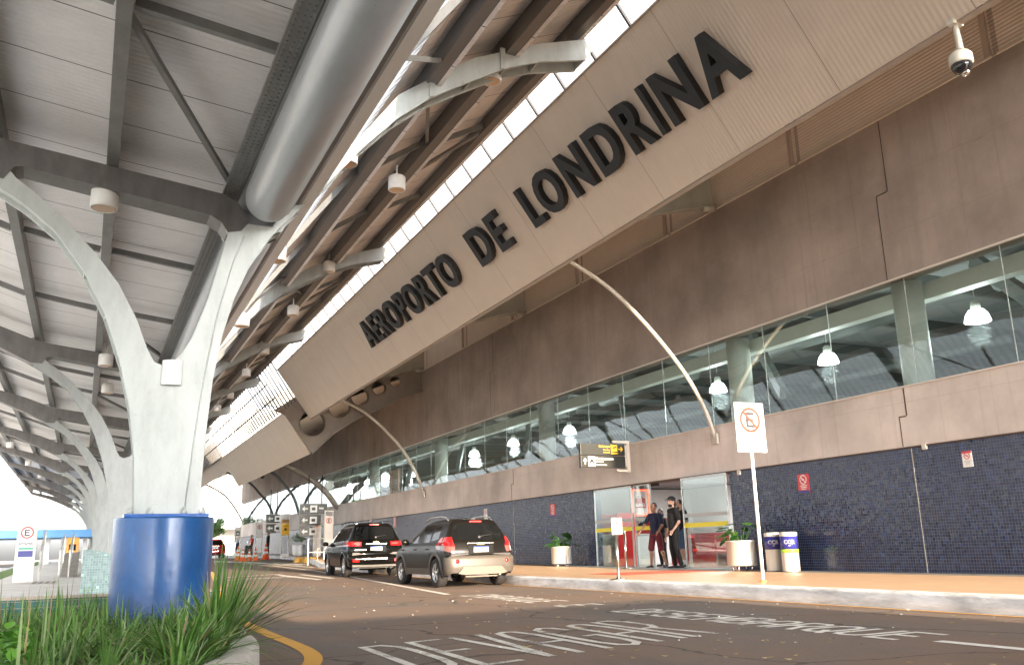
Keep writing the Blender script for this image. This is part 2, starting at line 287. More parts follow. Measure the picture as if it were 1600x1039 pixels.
# ------------------------------------------------------------------ mesh helpers
class MB:
    def __init__(self): self.bm = bmesh.new(); self.mats = []
    def mi(self, m):
        if m is None: return 0
        if m not in self.mats: self.mats.append(m)
        return self.mats.index(m)
    def box(self, x0, x1, y0, y1, z0, z1, m=None):
        vs = [self.bm.verts.new((x, y, z)) for x in (x0, x1) for y in (y0, y1) for z in (z0, z1)]
        i = self.mi(m)
        for f in ((0, 1, 3, 2), (4, 6, 7, 5), (0, 4, 5, 1), (2, 3, 7, 6), (0, 2, 6, 4), (1, 5, 7, 3)):
            self.bm.faces.new([vs[k] for k in f]).material_index = i
        return vs
    def obox(self, p0, p1, w, h, m=None, up=(0, 0, 1)):
        """bar from p0 to p1, w across, h along up"""
        p0, p1 = Vector(p0), Vector(p1); d = (p1 - p0).normalized(); u = Vector(up); s = d.cross(u)
        if s.length < 1e-4: s = d.cross(Vector((1, 0, 0)))
        s.normalize(); u = s.cross(d).normalized(); i = self.mi(m); r = []
        for p in (p0, p1):
            r.append([self.bm.verts.new(p + s * a * w / 2 + u * b * h / 2) for a, b in ((-1, -1), (1, -1), (1, 1), (-1, 1))])
        for k in range(4): self.bm.faces.new((r[0][k], r[0][(k + 1) % 4], r[1][(k + 1) % 4], r[1][k])).material_index = i
        self.bm.faces.new(r[0][::-1]).material_index = i; self.bm.faces.new(r[1]).material_index = i
    def tube(self, pts, rad, n=12, m=None, cap=True, smooth=True, sx=1.0):
        pts = [Vector(p) for p in pts]; i = self.mi(m); rings = []
        rr = rad if isinstance(rad, (list, tuple)) else [rad] * len(pts); ref = None
        for k, p in enumerate(pts):
            d = (pts[min(k + 1, len(pts) - 1)] - pts[max(k - 1, 0)]).normalized()
            a = Vector((0, 0, 1)) if abs(d.z) < .9 else Vector((1, 0, 0))
            s = d.cross(a).normalized(); u = s.cross(d)
            if ref is not None:
                s = (ref - d * ref.dot(d)).normalized(); u = s.cross(d)
            ref = s
            rings.append([self.bm.verts.new(p + (s * math.cos(2 * math.pi * j / n) * sx + u * math.sin(2 * math.pi * j / n)) * rr[k]) for j in range(n)])
        for k in range(len(rings) - 1):
            for j in range(n):
                f = self.bm.faces.new((rings[k][j], rings[k][(j + 1) % n], rings[k + 1][(j + 1) % n], rings[k + 1][j])); f.material_index = i; f.smooth = smooth
        if cap:
            for rg in (rings[0][::-1], rings[-1]):
                f = self.bm.faces.new(rg); f.material_index = i
    def lathe(self, prof, cx, cy, n=32, m=None, smooth=True, axis='z', cz=0, cap=True):
        """prof list of (r, h)"""
        i = self.mi(m); rings = []
        for r, h in prof:
            ring = []
            for j in range(n):
                a = 2 * math.pi * j / n; c, s = math.cos(a) * r, math.sin(a) * r
                if axis == 'z': v = (cx + c, cy + s, h)
                elif axis == 'x': v = (h, cy + c, cz + s)
                else: v = (cx + c, h, cz + s)
                ring.append(self.bm.verts.new(v))
            rings.append(ring)
        for k in range(len(rings) - 1):
            for j in range(n):
                f = self.bm.faces.new((rings[k][j], rings[k][(j + 1) % n], rings[k + 1][(j + 1) % n], rings[k + 1][j])); f.material_index = i; f.smooth = smooth
        for rg, r in ((rings[0][::-1], prof[0][0]), (rings[-1], prof[-1][0])):
            if r > 1e-5 and cap:
                f = self.bm.faces.new(rg); f.material_index = i
    def prism(self, poly, fn, t0, t1, m=None, holes=()):
        """poly (a,b) with holes, extruded between t0 and t1; fn(a,b,t)->xyz"""
        i = self.mi(m); loops = [poly] + list(holes)
        bm2 = bmesh.new(); es = []
        for lp in loops:
            vs = [bm2.verts.new((a, b, 0)) for a, b in lp]
            es += [bm2.edges.new((vs[k], vs[(k + 1) % len(vs)])) for k in range(len(vs))]
        bmesh.ops.triangle_fill(bm2, use_beauty=True, use_dissolve=False, edges=es)
        bm2.verts.index_update(); co = [v.co.copy() for v in bm2.verts]; tris = [[v.index for v in f.verts] for f in bm2.faces]; bm2.free()
        V0 = [self.bm.verts.new(fn(c.x, c.y, t0)) for c in co]; V1 = [self.bm.verts.new(fn(c.x, c.y, t1)) for c in co]
        for tri in tris:
            self.bm.faces.new([V0[k] for k in tri]).material_index = i; self.bm.faces.new([V1[k] for k in tri][::-1]).material_index = i
        base = 0
        for lp in loops:
            n = len(lp)
            for k in range(n):
                a, b = base + k, base + (k + 1) % n
                self.bm.faces.new((V0[a], V0[b], V1[b], V1[a])).material_index = i
            base += n
    def quad(self, pts, m=None, smooth=False):
        f = self.bm.faces.new([self.bm.verts.new(p) for p in pts]); f.material_index = self.mi(m); f.smooth = smooth
    def sheet(self, grid, m=None, smooth=True):
        i = self.mi(m); vs = [[self.bm.verts.new(p) for p in row] for row in grid]
        for a in range(len(vs) - 1):
            for b in range(len(vs[0]) - 1):
                f = self.bm.faces.new((vs[a][b], vs[a][b + 1], vs[a + 1][b + 1], vs[a + 1][b])); f.material_index = i; f.smooth = smooth
    def ellipsoid(self, c, r, m=None, n=12, rot=None):
        i = self.mi(m); g = bmesh.ops.create_uvsphere(self.bm, u_segments=n, v_segments=max(6, n * 2 // 3), radius=1.0)
        Mx = Matrix.Translation(c) @ (rot.to_4x4() if rot else Matrix.Identity(4)) @ Matrix.Diagonal((*r, 1))
        bmesh.ops.transform(self.bm, matrix=Mx, verts=g['verts'])
        for v in g['verts']:
            for f in v.link_faces: f.material_index = i; f.smooth = True
    def mesh(self, name, mat_=None, recalc=True, bevel=0.0):
        if recalc: bmesh.ops.recalc_face_normals(self.bm, faces=self.bm.faces)
        if bevel: bmesh.ops.bevel(self.bm, geom=self.bm.edges[:], offset=bevel, segments=2, affect='EDGES', profile=.6, clamp_overlap=True)
        me = bpy.data.meshes.new(name); self.bm.to_mesh(me); self.bm.free()
        for m in (self.mats or [mat_ or M_WHITE]): me.materials.append(m)
        return me
    def build(self, name, mat_=None, parent=None, recalc=True, bevel=0.0):
        o = bpy.data.objects.new(name, self.mesh(name, mat_, recalc, bevel)); col.objects.link(o)
        if parent: o.parent = parent
        return o
def tag(o, label=None, cat=None, group=None, kind=None):
    if label: o['label'] = label
    if cat: o['category'] = cat
    if group: o['group'] = group
    if kind: o['kind'] = kind
    return o
def thing(name, loc, label, cat, group=None, rz=0.0):
    o = bpy.data.objects.new(name, None); col.objects.link(o); o.location = loc; o.rotation_euler = (0, 0, rz); o.empty_display_size = .2
    return tag(o, label, cat, group)
def kids(o): return [c for c in bpy.data.objects if c.parent == o]
def copy_tree(o, parent=None):
    ch = kids(o); c = o.copy(); col.objects.link(c)
    if parent: c.parent = parent
    for k in ch: copy_tree(k, c)
    return c
def text_obj(body, size, ext, M4, mat_, name, parent=None, off=0.0, fitw=None, align='LEFT', fith=None):
    cu = bpy.data.curves.new(name, 'FONT'); cu.body = body; cu.size = size; cu.extrude = ext; cu.offset = off; cu.resolution_u = 4; cu.fill_mode = 'BOTH'
    to = bpy.data.objects.new('tmp', cu); col.objects.link(to); dg = bpy.context.evaluated_depsgraph_get(); dg.update()
    me = bpy.data.meshes.new_from_object(to.evaluated_get(dg)); bpy.data.objects.remove(to); bpy.data.curves.remove(cu)
    xs = [v.co.x for v in me.vertices]; ys = [v.co.y for v in me.vertices]
    x0, x1, y0, y1 = min(xs), max(xs), min(ys), max(ys); sx = (fitw / (x1 - x0)) if fitw else 1; sy = (fith / (y1 - y0)) if fith else 1
    ox = x0 if align == 'LEFT' else (x0 + x1) / 2
    for v in me.vertices: v.co = Vector(((v.co.x - ox) * sx, (v.co.y - (y0 if fith else 0)) * sy, v.co.z))
    me.transform(M4); me.materials.clear(); me.materials.append(mat_); me.name = name
    o = bpy.data.objects.new(name, me); col.objects.link(o)
    if parent: o.parent = parent
    return o
def frame(o, x, y):
    """matrix with local x, y axes at origin o (z = x cross y)"""
    x = Vector(x).normalized(); y = Vector(y).normalized(); z = x.cross(y); m = Matrix((x, y, z)).transposed().to_4x4(); return Matrix.Translation(o) @ m
XZ = lambda a, b, t: (a, t, b)
YZ = lambda a, b, t: (t, a, b)
XY = lambda a, b, t: (a, b, t)
def ring_pts(cx, cy, r, n=24, a0=0, a1=360): return [(cx + r * math.cos(R(a0 + (a1 - a0) * k / n)), cy + r * math.sin(R(a0 + (a1 - a0) * k / n))) for k in range(n if a1 - a0 >= 360 else n + 1)]

# ================================================================== SETTING
def gsheet(name, xa, xb, ys, dz, m, xl=None):
    """sheet over the ground profile; xl(y)->(x0,x1) optional"""
    b = MB(); rows = []
    for y in ys:
        x0, x1 = xl(y) if xl else (xa, xb); n = 6
        rows.append([(x0 + (x1 - x0) * k / n, y, gz(y) + dz) for k in range(n + 1)])
    b.sheet(rows, smooth=False); return b.build(name, m)
YS = [-60, -20, -5, 5, 12, 16, 20, 25, 30, 35, 40, 45, 50, 55, 60, 65, 70, 74, 80, 95, 120, 200, 900]
def frange(a, b, n): return [a + (b - a) * k / n for k in range(n + 1)]
tag(gsheet('ground', -900, 900, [-700] + YS, -.02, M_GROUND), kind='structure')
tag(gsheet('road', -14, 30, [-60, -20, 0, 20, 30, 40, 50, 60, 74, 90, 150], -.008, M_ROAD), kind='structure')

def interp(pts, y):
    for (a, x0), (b_, x1) in zip(pts, pts[1:]):
        if y <= b_: return x0 + (x1 - x0) * max(0, (y - a)) / (b_ - a)
    return pts[-1][1]
KERB = [(-12, 9.1), (38, 9.1), (44.6, 10.35), (50, 11.3), (56, 12.1), (64, 12.5), (70, 12.3), (74, 10.4), (100, 10.2)]
ky = sorted(set([-12, 0, 10, 20, 26, 32, 38, 41, 44.6, 47, 50, 53, 56, 60, 64, 67, 70, 72, 74, 80, 90, 100]))
tag(gsheet('sidewalk', 0, 0, ky, .20, M_WALK, lambda y: (interp(KERB, y) + .2, 13.95 if y < 93 else 30)), kind='structure')
tag(gsheet('pavement_border', 0, 0, ky, .204, M_GREYPAVE, lambda y: (13.22, 13.93)), kind='structure')
b = MB(); prof = [(0, -.05), (0, .165), (.012, .185), (.04, .198), (.2, .204), (.2, -.05)]; rnd = random.Random(3)
kys = sorted(set(frange(-12, 38, 100) + ky)); kys = [y for y in kys if y <= 100]
b.sheet([[(interp(KERB, y) + a + (rnd.uniform(-.006, .006) if 0 < i < 5 else 0), y, gz(y) + h + (rnd.uniform(-.006, .004) if 0 < i < 4 else 0)) for i, (a, h) in enumerate(prof)] for y in kys], smooth=True)
tag(b.build('kerb', M_KERB), kind='structure')
# painted lines on the asphalt
def mark_poly(b, pts, dz=-.003):
    b.quad([(x, y, gz(y) + dz) for x, y in pts])
def mark_line(b, pts, w, dz=-.003, seg=2.5):
    P = []
    for (x0, y0), (x1, y1) in zip(pts, pts[1:]):
        n = max(1, int(math.hypot(x1 - x0, y1 - y0) / seg)); P += [(x0 + (x1 - x0) * k / n, y0 + (y1 - y0) * k / n) for k in range(n)]
    P.append(pts[-1]); rows = []
    for k, (x, y) in enumerate(P):
        a, c = P[max(0, k - 1)], P[min(len(P) - 1, k + 1)]; dx, dy = c[0] - a[0], c[1] - a[1]; l = math.hypot(dx, dy); nx, ny = -dy / l * w / 2, dx / l * w / 2
        rows.append([(x - nx, y - ny, gz(y) + dz), (x + nx, y + ny, gz(y) + dz)])
    b.sheet(rows, smooth=False)
b = MB(); mark_line(b, [(9.03, -12), (9.03, 38), (10.28, 44.6), (11.23, 50), (12.03, 56)], .09)
def chaikin(P, n=2):
    for _ in range(n): P = [P[0]] + [((a[0] * u + c[0] * (1 - u)), (a[1] * u + c[1] * (1 - u))) for a, c in zip(P, P[1:]) for u in (.75, .25)] + [P[-1]]
    return P
q = [gnd(*p_) for p_ in ((330, 893), (342, 915), (349, 945), (372, 968), (420, 990), (468, 1008), (491, 1022), (488, 1038), (455, 1060), (380, 1090))]; mark_line(b, chaikin([(p_.x, p_.y) for p_ in q]), .15)
tag(b.build('yellow_edge_marking', M_YPAINT), kind='structure')
b = MB(); mark_line(b, [(6.53, 5.45), (6.5, -8)], .13)
q = [gnd(*p) for p in ((700, 928), (650, 919), (600, 910), (545, 900), (490, 891), (430, 884), (375, 880))]; mark_line(b, [(p.x, p.y) for p in q], .14)
# hatching, arrows and crossing bars far down the road
for (xa, ya, xb, yb) in ((335, 903, 440, 896), (350, 906, 470, 899), (400, 904, 460, 901), (430, 897, 500, 905), (470, 897, 520, 903), (440, 899, 490, 904)):
    p, r_ = gnd(xa, ya), gnd(xb, yb); mark_line(b, [(p.x, p.y), (r_.x, r_.y)], .18)
for k in range(9):
    p = gnd(344 + k * 15, 878 + k * .55); mark_poly(b, [(p.x, p.y), (p.x + .5, p.y), (p.x + .5, p.y + 3.5), (p.x, p.y + 3.5)])
for (xa, ya, xb, yb) in ((395, 879, 520, 888), (430, 878, 540, 884), (350, 876, 440, 880)):
    p, r_ = gnd(xa, ya), gnd(xb, yb); mark_line(b, [(p.x, p.y), (r_.x, r_.y)], .22)
tag(b.build('lane_marking', M_WPAINT2), kind='structure')

STROKE = {  # each glyph on a 1 x 1 box, list of polylines
 'D': [[(0, 0), (0, 1), (.55, 1), (.9, .86), (1, .7), (1, .3), (.9, .14), (.55, 0), (0, 0)]], 'E': [[(1, 1), (0, 1), (0, 0), (1, 0)], [(0, .52), (.8, .52)]],
 'V': [[(0, 1), (.5, 0), (1, 1)]], 'A': [[(0, 0), (0, .75), (.2, .96), (.5, 1), (.8, .96), (1, .75), (1, 0)], [(0, .42), (1, .42)]],
 'G': [[(1, .8), (.85, .95), (.5, 1), (.15, .93), (0, .75), (0, .22), (.15, .06), (.5, 0), (.85, .06), (1, .2), (1, .48), (.6, .48)]],
 'R': [[(0, 0), (0, 1), (.7, 1), (1, .88), (1, .62), (.7, .5), (0, .5)], [(.55, .5), (1, 0)]], 'M': [[(0, 0), (0, 1), (.5, .4), (1, 1), (1, 0)]],
 'B': [[(0, 0), (0, 1), (.7, 1), (.95, .88), (.95, .64), (.7, .52), (0, .52)], [(.7, .52), (1, .38), (1, .12), (.75, 0), (0, 0)]],
 'Q': [[(.5, 0), (.12, .08), (0, .3), (0, .7), (.12, .92), (.5, 1), (.88, .92), (1, .7), (1, .3), (.88, .08), (.5, 0)], [(.6, .3), (1.05, -.08)]],
 'U': [[(0, 1), (0, .2), (.15, .05), (.5, 0), (.85, .05), (1, .2), (1, 1)]], 'S': [[(1, .85), (.8, 1), (.2, 1), (0, .85), (0, .62), (.2, .52), (.8, .48), (1, .36), (1, .15), (.8, 0), (.2, 0), (0, .15)]]}
def stroke_text(b, s, fn, w, adv, lw):
    """fn(u, v)->(x, y) on the ground; u advance, v height 0..1"""
    u = 0
    for ch in s:
        if ch != ' ':
            for ln in STROKE[ch]:
                P = [Vector(fn(u + p[0] * w, p[1])) for p in ln]
                for k in range(len(P) - 1):
                    d = (P[k + 1] - P[k]).normalized(); n_ = Vector((-d.y, d.x)) * lw / 2; a, c = P[k] - d * lw * .35, P[k + 1] + d * lw * .35
                    dz = -.0035 + random.random() * .0015
                    b.quad([(v.x, v.y, gz(v.y) + dz) for v in (a - n_, c - n_, c + n_, a + n_)])
        u += adv
b = MB(); stroke_text(b, 'DEVAGAR', lambda u, v: (2.38 + u + .06 * (v - 1), 6.28 + u * .27 + v * 1.95), .33, .487, .082)
tag(b.build('slow_lettering_marking', M_WPAINT), kind='structure')
b = MB(); stroke_text(b, 'EMBARQUE', lambda u, v: (6.42 + v * .62, 15.75 - u), .27, .385, .072)
stroke_text(b, 'E', lambda u, v: (6.36 + v * .62, 11.9 - u), .3, .4, .072)
stroke_text(b, 'DESEMBARQUE', lambda u, v: (6.36 + v * .62, 10.3 - u), .30, .425, .078)
tag(b.build('boarding_lettering_marking', M_WPAINT2), kind='structure')
# fallen leaves and grit
b = MB(); rr = random.Random(11)
for k in range(420):
    y = 4 + 26 * rr.random() ** 1.5; x = rr.uniform(2.3, 8.95); s_ = rr.uniform(.012, .032); a = rr.uniform(0, 6.28); z = gz(y) + .002
    b.mats = [MATS['dry_leaf'], M_WHITE]; m_ = MATS['dry_leaf'] if rr.random() < .7 else M_WHITE
    if m_ is M_WHITE: s_ *= .6
    b.quad([(x + s_ * math.cos(a + t) * f, y + s_ * math.sin(a + t) * f, z + h) for t, f, h in ((0, 1.3, .006), (1.4, .6, .001), (3.1, 1.3, .012), (4.6, .6, .0))], m_)
tag(b.build('fallen_leaves'), 'scattered dry leaf bits and grit on the asphalt', 'leaves', kind='stuff')

# left side: raised island path, outer road, lawn
def isl(y): return (-3.2, 1.45) if y < 60 else (-3.2, 1.2)
tag(gsheet('island_path', 0, 0, [12.3, 16, 20, 26, 32, 40, 50, 60, 80], .13, M_LIGHTPAVE, isl), kind='structure')
b = MB()
for xa in (1.45, -3.2 - .15):
    b.sheet([[(xa, y, gz(y) - .03), (xa, y, gz(y) + .14), (xa + .15, y, gz(y) + .14), (xa + .15, y, gz(y) - .03)] for y in (12.3, 20, 30, 45, 60, 80)], smooth=False)
b.box(-3.2, 1.6, 12.3, 12.42, -.02, .137)
tag(b.build('island_kerb', M_KERB), kind='structure')
tag(gsheet('lawn_strip', 0, 0, [18, 26, 34, 44, 60, 80], .134, M_GRASSG, lambda y: (-3.1, -2.3)), kind='structure')
tag(gsheet('pale_forecourt', -14, -3.5, [-5, 20, 40, 60, 90, 150], .0, M_LIGHTPAVE), kind='structure')

# ================================================================== TERMINAL BUILDING
XW = 13.9; Y0, Y1 = -9.0, 92.0
term = thing('terminal_building', (XW, Y0, 0), 'long airport terminal with brown concrete wall, glass band and dark mosaic base', 'building')
def tb(b, name, m, parent=None): 
    o = b.build(name, m); o.parent = parent or term; o.matrix_parent_inverse = (parent or term).matrix_basis.inverted() if not parent else Matrix.Identity(4); return o
def cparent(o, p): o.parent = p; o.matrix_parent_inverse = Matrix.Translation(-Vector(p.location)); return o
b = MB(); b.box(XW, XW + .4, Y0, Y1, 5.76, 9.08); upper = cparent(b.build('upper_wall', M_CONC_UP), term)
b = MB()
for y in (11.35, 30.5, 46.0):     # dark stepped construction joints
    b = MB(); b.box(XW - .004, XW + .05, y, y + .016, 7.54, 9.07); b.box(XW - .004, XW + .05, y + .016, y + .30, 7.53, 7.545); b.box(XW - .004, XW + .05, y + .285, y + .30, 5.77, 7.529)
    o = b.build('wall_joint', M_DARK); o.parent = upper
b = MB(); b.box(XW, XW + .35, Y0, Y1, 2.5, 3.62); fasc = cparent(b.build('concrete_fascia', M_CONC_LO), term)
M_JOINT_SHADE = mat('brown_joint_and_shadow', (.09, .06, .04), .8)  # shared by the real wall joints and the painted shadow strip
b = MB()
for y in (11.6, 28.9):
    b = MB(); b.box(XW - .004, XW + .05, y, y + .03, 3.08, 3.61); b.box(XW - .004, XW + .05, y + .03, y + .2, 3.06, 3.085); b.box(XW - .004, XW + .05, y + .18, y + .2, 2.51, 3.06)
    o = b.build('wall_joint', M_JOINT_SHADE); o.parent = fasc
b = MB(); b.box(XW - .006, XW + .3, Y0, Y1, 2.475, 2.499)  # dark strip painted as the shadow line under the fascia
o = b.build('shadow_strip', M_JOINT_SHADE); o.parent = fasc
b = MB(); b.box(XW - .03, XW + .1, Y0, Y1, 3.621, 3.645); b.box(XW - .03, XW + .02, Y0, Y1, 5.73, 5.757); cparent(b.build('glazing_rail', mat('pale_rail', (.62, .58, .54), .5)), term)
DY0, DY1 = 16.95, 23.4
for (ya, yb) in ((Y0, DY0), (DY1, Y1)):
    b = MB(); b.box(XW + .03, XW + .3, ya, yb, 0.0, 2.472); cparent(b.build('mosaic_wall', M_TILE), term)
for y in (11.63, 29.0):
    b = MB(); b.box(XW + .024, XW + .06, y, y + .014, .2, 2.47)
    cparent(b.build('expansion_joint', mat('joint_filler', (.50, .47, .40), .7)), term)
b = MB()
for k in range(13):
    pass
# glass band, one pane at a time
y = Y0 + .05; k = 0
while y < Y1 - .1:
    b = MB(); w_ = 2.03; b.box(XW + .10, XW + .112, y + .006, min(y + w_ - .006, Y1 - .05), 3.65, 5.74); pane = cparent(b.build('window_pane', M_GLASS), term)
    b = MB(); b.box(XW + .094, XW + .118, y - .005, y + .005, 3.65, 5.74); o = b.build('pane_seal', mat('pane_seal', (.45, .5, .48), .4)); o.parent = pane
    y += w_; k += 1
for y in (11.5, 16.65, 27.0, 37.4, 47.8, 58.2, 68.6, 79):
    b = MB(); b.lathe([(.29, 2.6), (.29, 5.75)], XW + .52, y + .15, 24); cparent(b.build('round_column', M_COLI), term)
b = MB(); b.box(XW + .82, XW + 1.1, Y0, Y1, 5.42, 5.75); cparent(b.build('ceiling_beam', M_COLI), term)
# hall inside
b = MB()
b.box(XW + .41, 27, Y0, Y1, 6.6, 6.7); cparent(b.build('hall_ceiling', M_CEIL), term)
b = MB(); b.box(27, 27.2, Y0, Y1, 0, 6.6); b.box(XW + .3, 27, Y0 - .2, Y0, 0, 6.6); b.box(XW + .3, 27, Y1, Y1 + .2, 0, 6.6); cparent(b.build('hall_wall', M_INTER), term)
b = MB(); b.box(XW + .31, 27, Y0, Y1, 2.68, 2.8); cparent(b.build('hall_mezzanine', M_INTER), term)
b = MB(); b.box(XW + .05, 27, Y0, Y1, .1, .206); cparent(b.build('hall_floor', M_FLOORI), term)
b = MB()
for y in frange(-5, 88, 31): b.obox((XW + .8, y, 6.45), (26.9, y, 6.45), .12, .3)
for y in frange(-2, 86, 11): b.tube([(17, y, 6.1), (17, y + 5.5, 6.1)], .28, 12); b.tube([(21, y, 5.7), (21, y + 7, 5.7)], .12, 8)
cparent(b.build('ceiling_duct', mat('duct_grey', (.10, .115, .11), .6)), term)
b = MB()
b.free if 0 else None
for y in frange(2, 86, 12): b = MB(); b.obox((15.0, y, 4.3), (16.5, y + 2.6, 6.5), .16, .3); cparent(b.build('hall_truss', mat('truss_grey', (.16, .18, .17), .6)), term)
# louvered upper cladding + roof over
b = MB(); b.box(XW + .06, XW + .2, Y0, Y1, 9.083, 11.6); b.box(XW - .02, XW + .06, Y0, Y1, 9.083, 9.13); cparent(b.build('louver_cladding', M_LOUV), term)
for y in frange(-6, 88, 19): b = MB(); b.box(XW - .01, XW + .059, y, y + .1, 9.14, 11.5); cparent(b.build('cladding_post', mat('cladding_post_paint', (.42, .35, .30), .6)), term)

# shop interior behind the door
shopw = MB(); shopw.box(19.0, 19.1, 17.2, 27.0, .2, 2.66); shopw.box(14.4, 19.0, 27.0, 27.1, .2, 2.66); shopw.box(14.3, 19.0, 16.2, 16.3, .2, 2.66)
cparent(shopw.build('shop_wall', M_WALLW), term)
b = MB(); b.box(18.9, 18.985, 17.2, 26.9, .2, 1.15); b.box(14.5, 18.9, 26.9, 26.985, .2, 1.25); cparent(b.build('red_wall_panel', M_REDP), term)
# door glazing
def glass_leaf(name, y0, y1, x, label=None):
    b = MB(); b.box(x, x + .012, y0, y1, .23, 2.44); g = cparent(b.build(name, M_DOORG), term)
    if label: g['label'] = label
    b = MB(); b.box(x - .02, x + .03, y0 - .02, y0, .206, 2.46); b.box(x - .02, x + .03, y1, y1 + .02, .206, 2.46); b.box(x - .02, x + .03, y0, y1, 2.441, 2.468); b.box(x - .02, x + .03, y0, y1, .206, .228)
    f = b.build('door_frame', mat('pale_aluminium', (.55, .58, .56), .35, metal=.5)); f.parent = g
    b = MB(); b.box(x - .003, x - .001, y0, y1, 1.22, 1.33); s_ = b.build('warning_stripe', mat('yellow_film', (.72, .64, .03), .4)); s_.parent = g
    b = MB(); b.box(x - .003, x - .001, y0, y1, 1.47, 1.56); s_ = b.build('frosted_stripe', mat('frosted_film', (.40, .44, .44), .5)); s_.parent = g
    return g
glass_leaf('glass_door', 21.35, 23.35, XW + .06); glass_leaf('glass_door', 17.0, 18.75, XW - .06)
glass_leaf('glass_door', 20.5, 21.3, XW + .14)
b = MB(); b.box(XW + .3, XW + .5, 17.0, 23.4, 2.475, 2.66); b.box(XW + .32, XW + .4, 20.4, 20.7, 2.40, 2.474); cparent(b.build('door_header', M_DARK), term)

# girders that carry the sign panels, seen under them
def girder(y, name='roof_girder'):
    b = MB(); low = [(13.9, 9.18), (12.82, 8.94), (11.64, 8.55), (11.26, 8.45), (10.4, 8.6), (9.4, 8.75), (8.3, 9.0)]
    b.prism(low + [(8.3, 9.25), (10.0, 10.05), (13.9, 11.2)], XZ, y - .03, y + .03); b.prism(low + [(p[0], p[1] + .05) for p in low[::-1]], XZ, y - .14, y - .031)
    b.prism(low + [(p[0], p[1] + .05) for p in low[::-1]], XZ, y + .031, y + .14)
    b.tube([(13.88, y - .1, 9.12), (13.5, y - .1, 9.08)], .09, 8)
    return cparent(b.build(name, mat('girder_grey_green', (.30, .30, .26), .6, var=.15)), term)
for y in (5.9, 16.7, 27.6, 38.6, 49.5, 60.4): girder(y)
b = MB(); hol = []
for (cx_, cz_, r_) in ((8.75, 6.42, .56), (9.95, 7.22, .50), (10.89, 7.74, .42), (11.79, 8.2, .33), (12.6, 8.55, .25)): hol.append(ring_pts(cx_, cz_, r_, 22))
low = [(8.75, 5.12), (9.6, 5.95), (10.39, 6.51), (11.1, 6.92), (11.68, 7.17), (12.7, 7.75), (13.9, 8.19)]
b.prism(low + [(13.9, 9.15), (12.8, 9.15), (11.5, 9.05), (10.0, 8.6), (8.4, 7.9), (7.05, 6.95), (7.55, 6.75)], XZ, 38.75, 38.81, holes=hol)
cparent(b.build('holed_girder', mat('girder_cream', (.17, .14, .11), .6, var=.1)), term)
b = MB()
for (cx_, cz_, r_) in ((8.75, 6.42, .56), (9.95, 7.22, .50), (10.89, 7.74, .42), (11.79, 8.2, .33)):
    b.lathe([(r_ + .002, 38.62), (r_ + .03, 38.62), (r_ + .03, 38.94), (r_ + .002, 38.94), (r_ + .002, 38.62)], cx_, 0, 24, axis='y', cz=cz_, cap=False)
b.prism(low + [(p[0] + .02, p[1] - .06) for p in low[::-1]], XZ, 38.55, 39.0)
cparent(b.build('girder_flange', MATS['girder_cream']), term)
# horizontal cladding behind the holed girder, on the slope under the roof
b = MB(); b.sheet([[(13.95, y, 9.2), (9.2, y, 7.2)] for y in (39.4, 60, 90)]); cparent(b.build('sloping_soffit', M_LOUV), term)

# arched props
def arch(pts, y, r_, m, label):
    P = [Vector((x, y, z)) for x, z in pts]; Q = []
    for k in range(len(P) - 1):
        p0, p1, p2, p3 = P[max(0, k - 1)], P[k], P[k + 1], P[min(len(P) - 1, k + 2)]
        for s_ in range(5):
            t_ = s_ / 5; Q.append(.5 * ((2 * p1) + (p2 - p0) * t_ + (2 * p0 - 5 * p1 + 4 * p2 - p3) * t_ ** 2 + (3 * p1 - p0 - 3 * p2 + p3) * t_ ** 3))
    Q.append(P[-1]); t = thing('arched_strut', P[0], label, 'strut', 'arched struts between the wall and the sign panels')
    b = MB(); b.tube([q - P[0] for q in Q], r_, 12); o = b.build('curved_tube', m); o.parent = t
    b = MB(); b.box(-.06, -.001, -.12, .12, -.14, .14); o = b.build('foot_plate', m); o.parent = t
M_ARCH = mat('arch_tube_paint', (.42, .38, .32), .45, var=.12); M_ARCHD = mat('arch_tube_dark', (.12, .13, .13), .45)
A1 = [(13.86, 3.32), (13.55, 4.15), (12.94, 5.08), (12.03, 6.05), (11.07, 6.85), (10.12, 7.36), (9.3, 7.75), (8.8, 8.0)]
arch(A1, 17.26, .052, M_ARCH, 'beige arched tube nearest the camera, foot just left of the no parking sign')
arch([(13.87, 3.3), (13.47, 4.23), (12.85, 5.27), (11.93, 6.23), (11.02, 6.95), (10.15, 7.38), (9.3, 7.8), (8.8, 8.05)], 38.3, .07, M_ARCH, 'beige arched tube landing on the fascia above the two black cars')
arch([(13.89, 3.49), (13.2, 4.38), (12.39, 5.07), (11.39, 5.68), (10.42, 6.09), (9, 6.3)], 54, .17, mat('arch_brown', (.22, .19, .16), .5, var=.15), 'thick brown arched strut just above the far black direction signs')
arch([(13.9, 3.67), (13.45, 4.86), (12.59, 5.91), (11.83, 6.55), (10, 7.2)], 65, .10, M_ARCHD, 'dark arched tube right after the thick brown strut')
arch([(13.9, 4.02), (13.44, 4.95), (12.73, 5.73), (11.82, 6.62), (10, 7.4)], 75, .09, M_ARCHD, 'dark arched tube second from the far end')
arch([(13.8, 3.91), (13.22, 4.98), (11.94, 6.52), (10.16, 7.56)], 90, .09, M_ARCHD, 'thin dark arched tube farthest away beside the white building')

